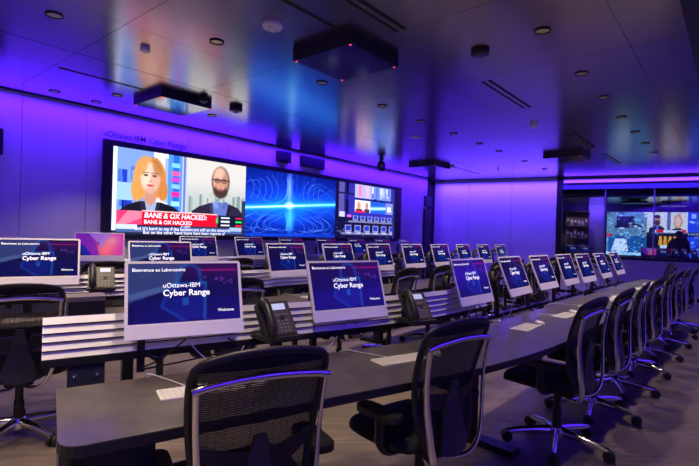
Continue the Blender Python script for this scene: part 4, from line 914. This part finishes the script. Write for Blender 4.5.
# ------------------------------------------------------------------ contents of the room behind the glass, partly built in place of reflections
def end_thing(name, label, cat, x, y, z, group=None, rz=0): p = EP(x, y); return thing(name, label, cat, (p.x, p.y, z), EA + rz, group)
t = end_thing('reflected_screen', 'large split picture screen built beyond the glass in place of a reflection', 'screen', 6.10, RD - .02, 1.62)  # stands in for screens behind the viewer mirrored in the glass
MB().slab(-1.54, 1.54, -.03, .02, -.70, .70).build('frame', M_BLACK, t)
o = obj('screen', pic_control().mesh('screen', 3.02, 1.36, screen_mat('reflected_screen_light', 1.7, .4, .1)), t); o.location = (0, -.034, 0)
t = end_thing('control_desk', 'dark counter behind the glass under the split screen', 'desk', 6.9, .62, 0)
MB().slab(-3.2, 3.2, -.28, .28, .88, .92).build('top', M_BLACK, t)
for x in (-3.1, -1.0, 1.0, 3.1): MB().slab(x - .03, x + .03, -.24, .24, 0.02, .88).build('leg', M_BLACKM, t)
for i, (x, yy, ra, v) in enumerate(((5.46, .62, 0, 2), (5.78, .66, 4, 1), (6.03, .50, 60, 1), (6.21, .50, 60, 1), (6.39, .50, 60, 1), (3.72, .5, -6, 1), (4.02, .55, 10, 1))):
    o = copy_tree(COMP[v]); p = EP(x, yy); o.location = (p.x, p.y, 1.215 - .165); o.rotation_euler = (-RAD(14), 0, EA + RAD(ra)); sc_ = .62; o.scale = (sc_, sc_, sc_)
    o.location.z = 1.0 + .02 + .12 if i > 4 else 1.125
    o['label'] = ['tablet-like screen with a violet picture on the ledge beyond the glass', 'screen beside the violet one on the ledge beyond the glass', 'narrow tilted screen beyond the glass below the standing person, leftmost', 'narrow tilted screen beyond the glass below the standing person, middle', 'narrow tilted screen beyond the glass below the standing person, rightmost', 'dark screen beyond the glass beside the post', 'dark screen beyond the glass before the shelves'][i]; o['group'] = 'small screens beyond the glass'
    b_ = end_thing('screen_stand', 'small black stand under ' + ['the violet screen beyond the glass', 'the screen next to the violet one beyond the glass', 'the leftmost narrow screen beyond the glass', 'the middle narrow screen beyond the glass', 'the rightmost narrow screen beyond the glass', 'the dark screen beside the post beyond the glass', 'the dark screen before the shelves beyond the glass'][i], 'stand', x, yy + .05, .92, 'stands beyond the glass')
    MB().slab(-.05, .05, -.05, .05, .001, .012).build('base', M_BLACK, b_); MB().tube([(0, 0, .01), (0, .01, .12), (0, -.02, .22)], .014, 8).build('neck', M_BLACK, b_, 50)
sh = end_thing('shelf_unit', 'open wooden shelf unit in warm light beyond the glass', 'shelf', 3.75, RD - .22, 0.02)
M_WOOD = mat('warm_wood', (.20, .13, .07), .5, noise=.3, scale=8)
for x in (-.33, .33): MB().slab(x - .015, x + .015, -.18, .18, 0, 2.3).build('side_panel', M_WOOD, sh)
for z in (.05, .55, 1.0, 1.4, 1.8, 2.27): MB().slab(-.315, .315, -.18, .18, z, z + .025).build('shelf_board', M_WOOD, sh)
MB().slab(-.315, .315, .165, .18, .05, 2.27).build('back_panel', M_WOOD, sh)
rr = random.Random(4)
for z in (1.025, 1.425, 1.825):
    for k in range(6):
        h = rr.uniform(.14, .30); b_ = end_thing('binder', 'binder on the %s shelf beyond the glass, %s from the left' % ({1.025: 'lower', 1.425: 'middle', 1.825: 'upper'}[z], ORD[k]), 'binder', 3.48 + k * .105, RD - .24, .02 + z, 'binders on the shelf')
        MB().slab(-.04, .04, -.10, .10, 0, h).build('cover', mat('binder_%d' % rr.randint(0, 3), [(.4, .35, .25), (.1, .1, .12), (.5, .42, .2), (.3, .28, .3)][rr.randint(0, 3)], .5, noise=.1), b_); MB().slab(-.025, .025, -.103, -.10, h * .5, h * .8).build('spine_label', M_WHITE, b_)
p = EP(3.75, RD - .75); d = bpy.data.lights.new('shelf_lamp', 'SPOT'); d.energy = 14; d.color = (1, .72, .42); d.spot_size = RAD(90); d.spot_blend = .5; d.shadow_soft_size = .05
o = bpy.data.objects.new('shelf_lamp', d); C.objects.link(o); o.location = (p.x, p.y, 2.42); o.matrix_world = Matrix.Translation((p.x, p.y, 2.42)) @ look_m((EN.x * .5, EN.y * .5, -1), (ED.x, ED.y, 0))
for i, (x, y) in enumerate(((5.15, 1.2), (6.2, 2.4))):  # added where the glass mirrors the main room's microphones
    t = end_thing('ceiling_microphone', 'flat black ceiling microphone beyond the glass in place of a mirrored one, %s' % ('left' if i == 0 else 'right'), 'microphone', x, y, 2.5, 'square ceiling microphones')
    MB().slab(-.30, .30, -.30, .30, -.09, -.04).build('body', M_BLACK, t); MB().slab(-.15, .15, -.15, .15, -.04, 0).build('mount', M_BLACK, t)

# standing person in dark clothes behind the glass
def person(x, y, rz):
    V = [('pelvis', (0, 0, .95), .135), ('waist', (0, 0, 1.08), .125), ('chest', (0, -.01, 1.28), .15), ('neckb', (0, .0, 1.44), .075), ('neck', (0, -.01, 1.50), .052), ('head', (0, -.02, 1.60), .085), ('crown', (0, -.01, 1.68), .075)]
    Ed = [(0, 1), (1, 2), (2, 3), (3, 4), (4, 5), (5, 6)]
    for s in (-1, 1):
        k = len(V); V += [('sh', (s * .17, 0, 1.40), .065), ('el', (s * .25, -.06, 1.12), .048), ('wr', (s * .14, -.27, 1.14), .032), ('ha', (s * .08, -.34, 1.16), .030)]; Ed += [(3, k), (k, k + 1), (k + 1, k + 2), (k + 2, k + 3)]
        f = len(V)
        for q in range(4): V.append(('fi', (s * (.045 - .008 * q), -.385 - .006 * q, 1.185 - .018 * q), .009)); Ed.append((k + 3, f + q))
        V.append(('th', (s * .085, -.375, 1.20), .010)); Ed.append((k + 3, f + 4))
        k = len(V); V += [('hip', (s * .09, 0, .88), .095), ('kn', (s * .10, -.01, .50), .062), ('an', (s * .105, .02, .10), .042), ('toe', (s * .12, -.13, .04), .036)]; Ed += [(0, k), (k, k + 1), (k + 1, k + 2), (k + 2, k + 3)]
    me = bpy.data.meshes.new('body'); me.from_pydata([v[1] for v in V], Ed, []); o = bpy.data.objects.new('tmp', me); C.objects.link(o)
    md = o.modifiers.new('s', 'SKIN'); sv = me.skin_vertices[0].data if me.skin_vertices else None
    if sv is None:
        bm = bmesh.new(); bm.from_mesh(me); bm.verts.layers.skin.verify(); bm.to_mesh(me); bm.free(); sv = me.skin_vertices[0].data
    for i, v in enumerate(V): r = v[2]; sv[i].radius = (r * (1.25 if v[0] in ('pelvis', 'waist', 'chest') else 1), r * (.85 if v[0] in ('pelvis', 'waist', 'chest') else 1)); sv[i].use_root = (i == 0)
    o.modifiers.new('d', 'SUBSURF').levels = 2; bpy.context.view_layer.update()
    m2 = bpy.data.meshes.new_from_object(o.evaluated_get(bpy.context.evaluated_depsgraph_get())); bpy.data.objects.remove(o)
    m2.materials.clear()
    for mm in (mat('dark_clothing', (.012, .012, .018), .8, noise=.2), mat('skin_tone', (.35, .20, .14), .5, noise=.05), mat('dark_hair', (.012, .010, .010), .6, noise=.2)): m2.materials.append(mm)
    for pl in m2.polygons:
        c = pl.center; pl.use_smooth = True
        pl.material_index = 2 if (c.z > 1.655 or (c.z > 1.56 and c.y > .01)) else 1 if (c.z > 1.475 or (c.y < -.26 and c.z > 1.0)) else 0
    t = end_thing('person', 'person in dark clothes standing behind the glass, looking down, hands together', 'person', x, y, 0.02, rz=rz)
    obj('body', m2, t)
    for s in (-1, 1): MB().lathe([(.004, .016), (.010, .012), (.012, 0), (.008, -.014), (.002, -.018)], 8, Matrix.Translation((s * .085, -.01, 1.60))).build('ear', MATS['skin_tone'], t, 60); MB().lathe([(.003, .005), (.007, 0), (.003, -.005)], 8, Matrix.Translation((s * .032, -.100, 1.605))).build('eye', MATS['dark_hair'], t, 60)
    MB().tube([(0, -.10, 1.605), (0, -.120, 1.57), (0, -.10, 1.562)], [.007, .012, .008], 8).build('nose', MATS['skin_tone'], t, 60); MB().tube([(-.022, -.094, 1.54), (0, -.102, 1.538), (.022, -.094, 1.54)], .005, 6).build('mouth', mat('lips', (.3, .12, .1), .5, noise=.05), t, 60)
person(6.17, 1.15, RAD(-30))
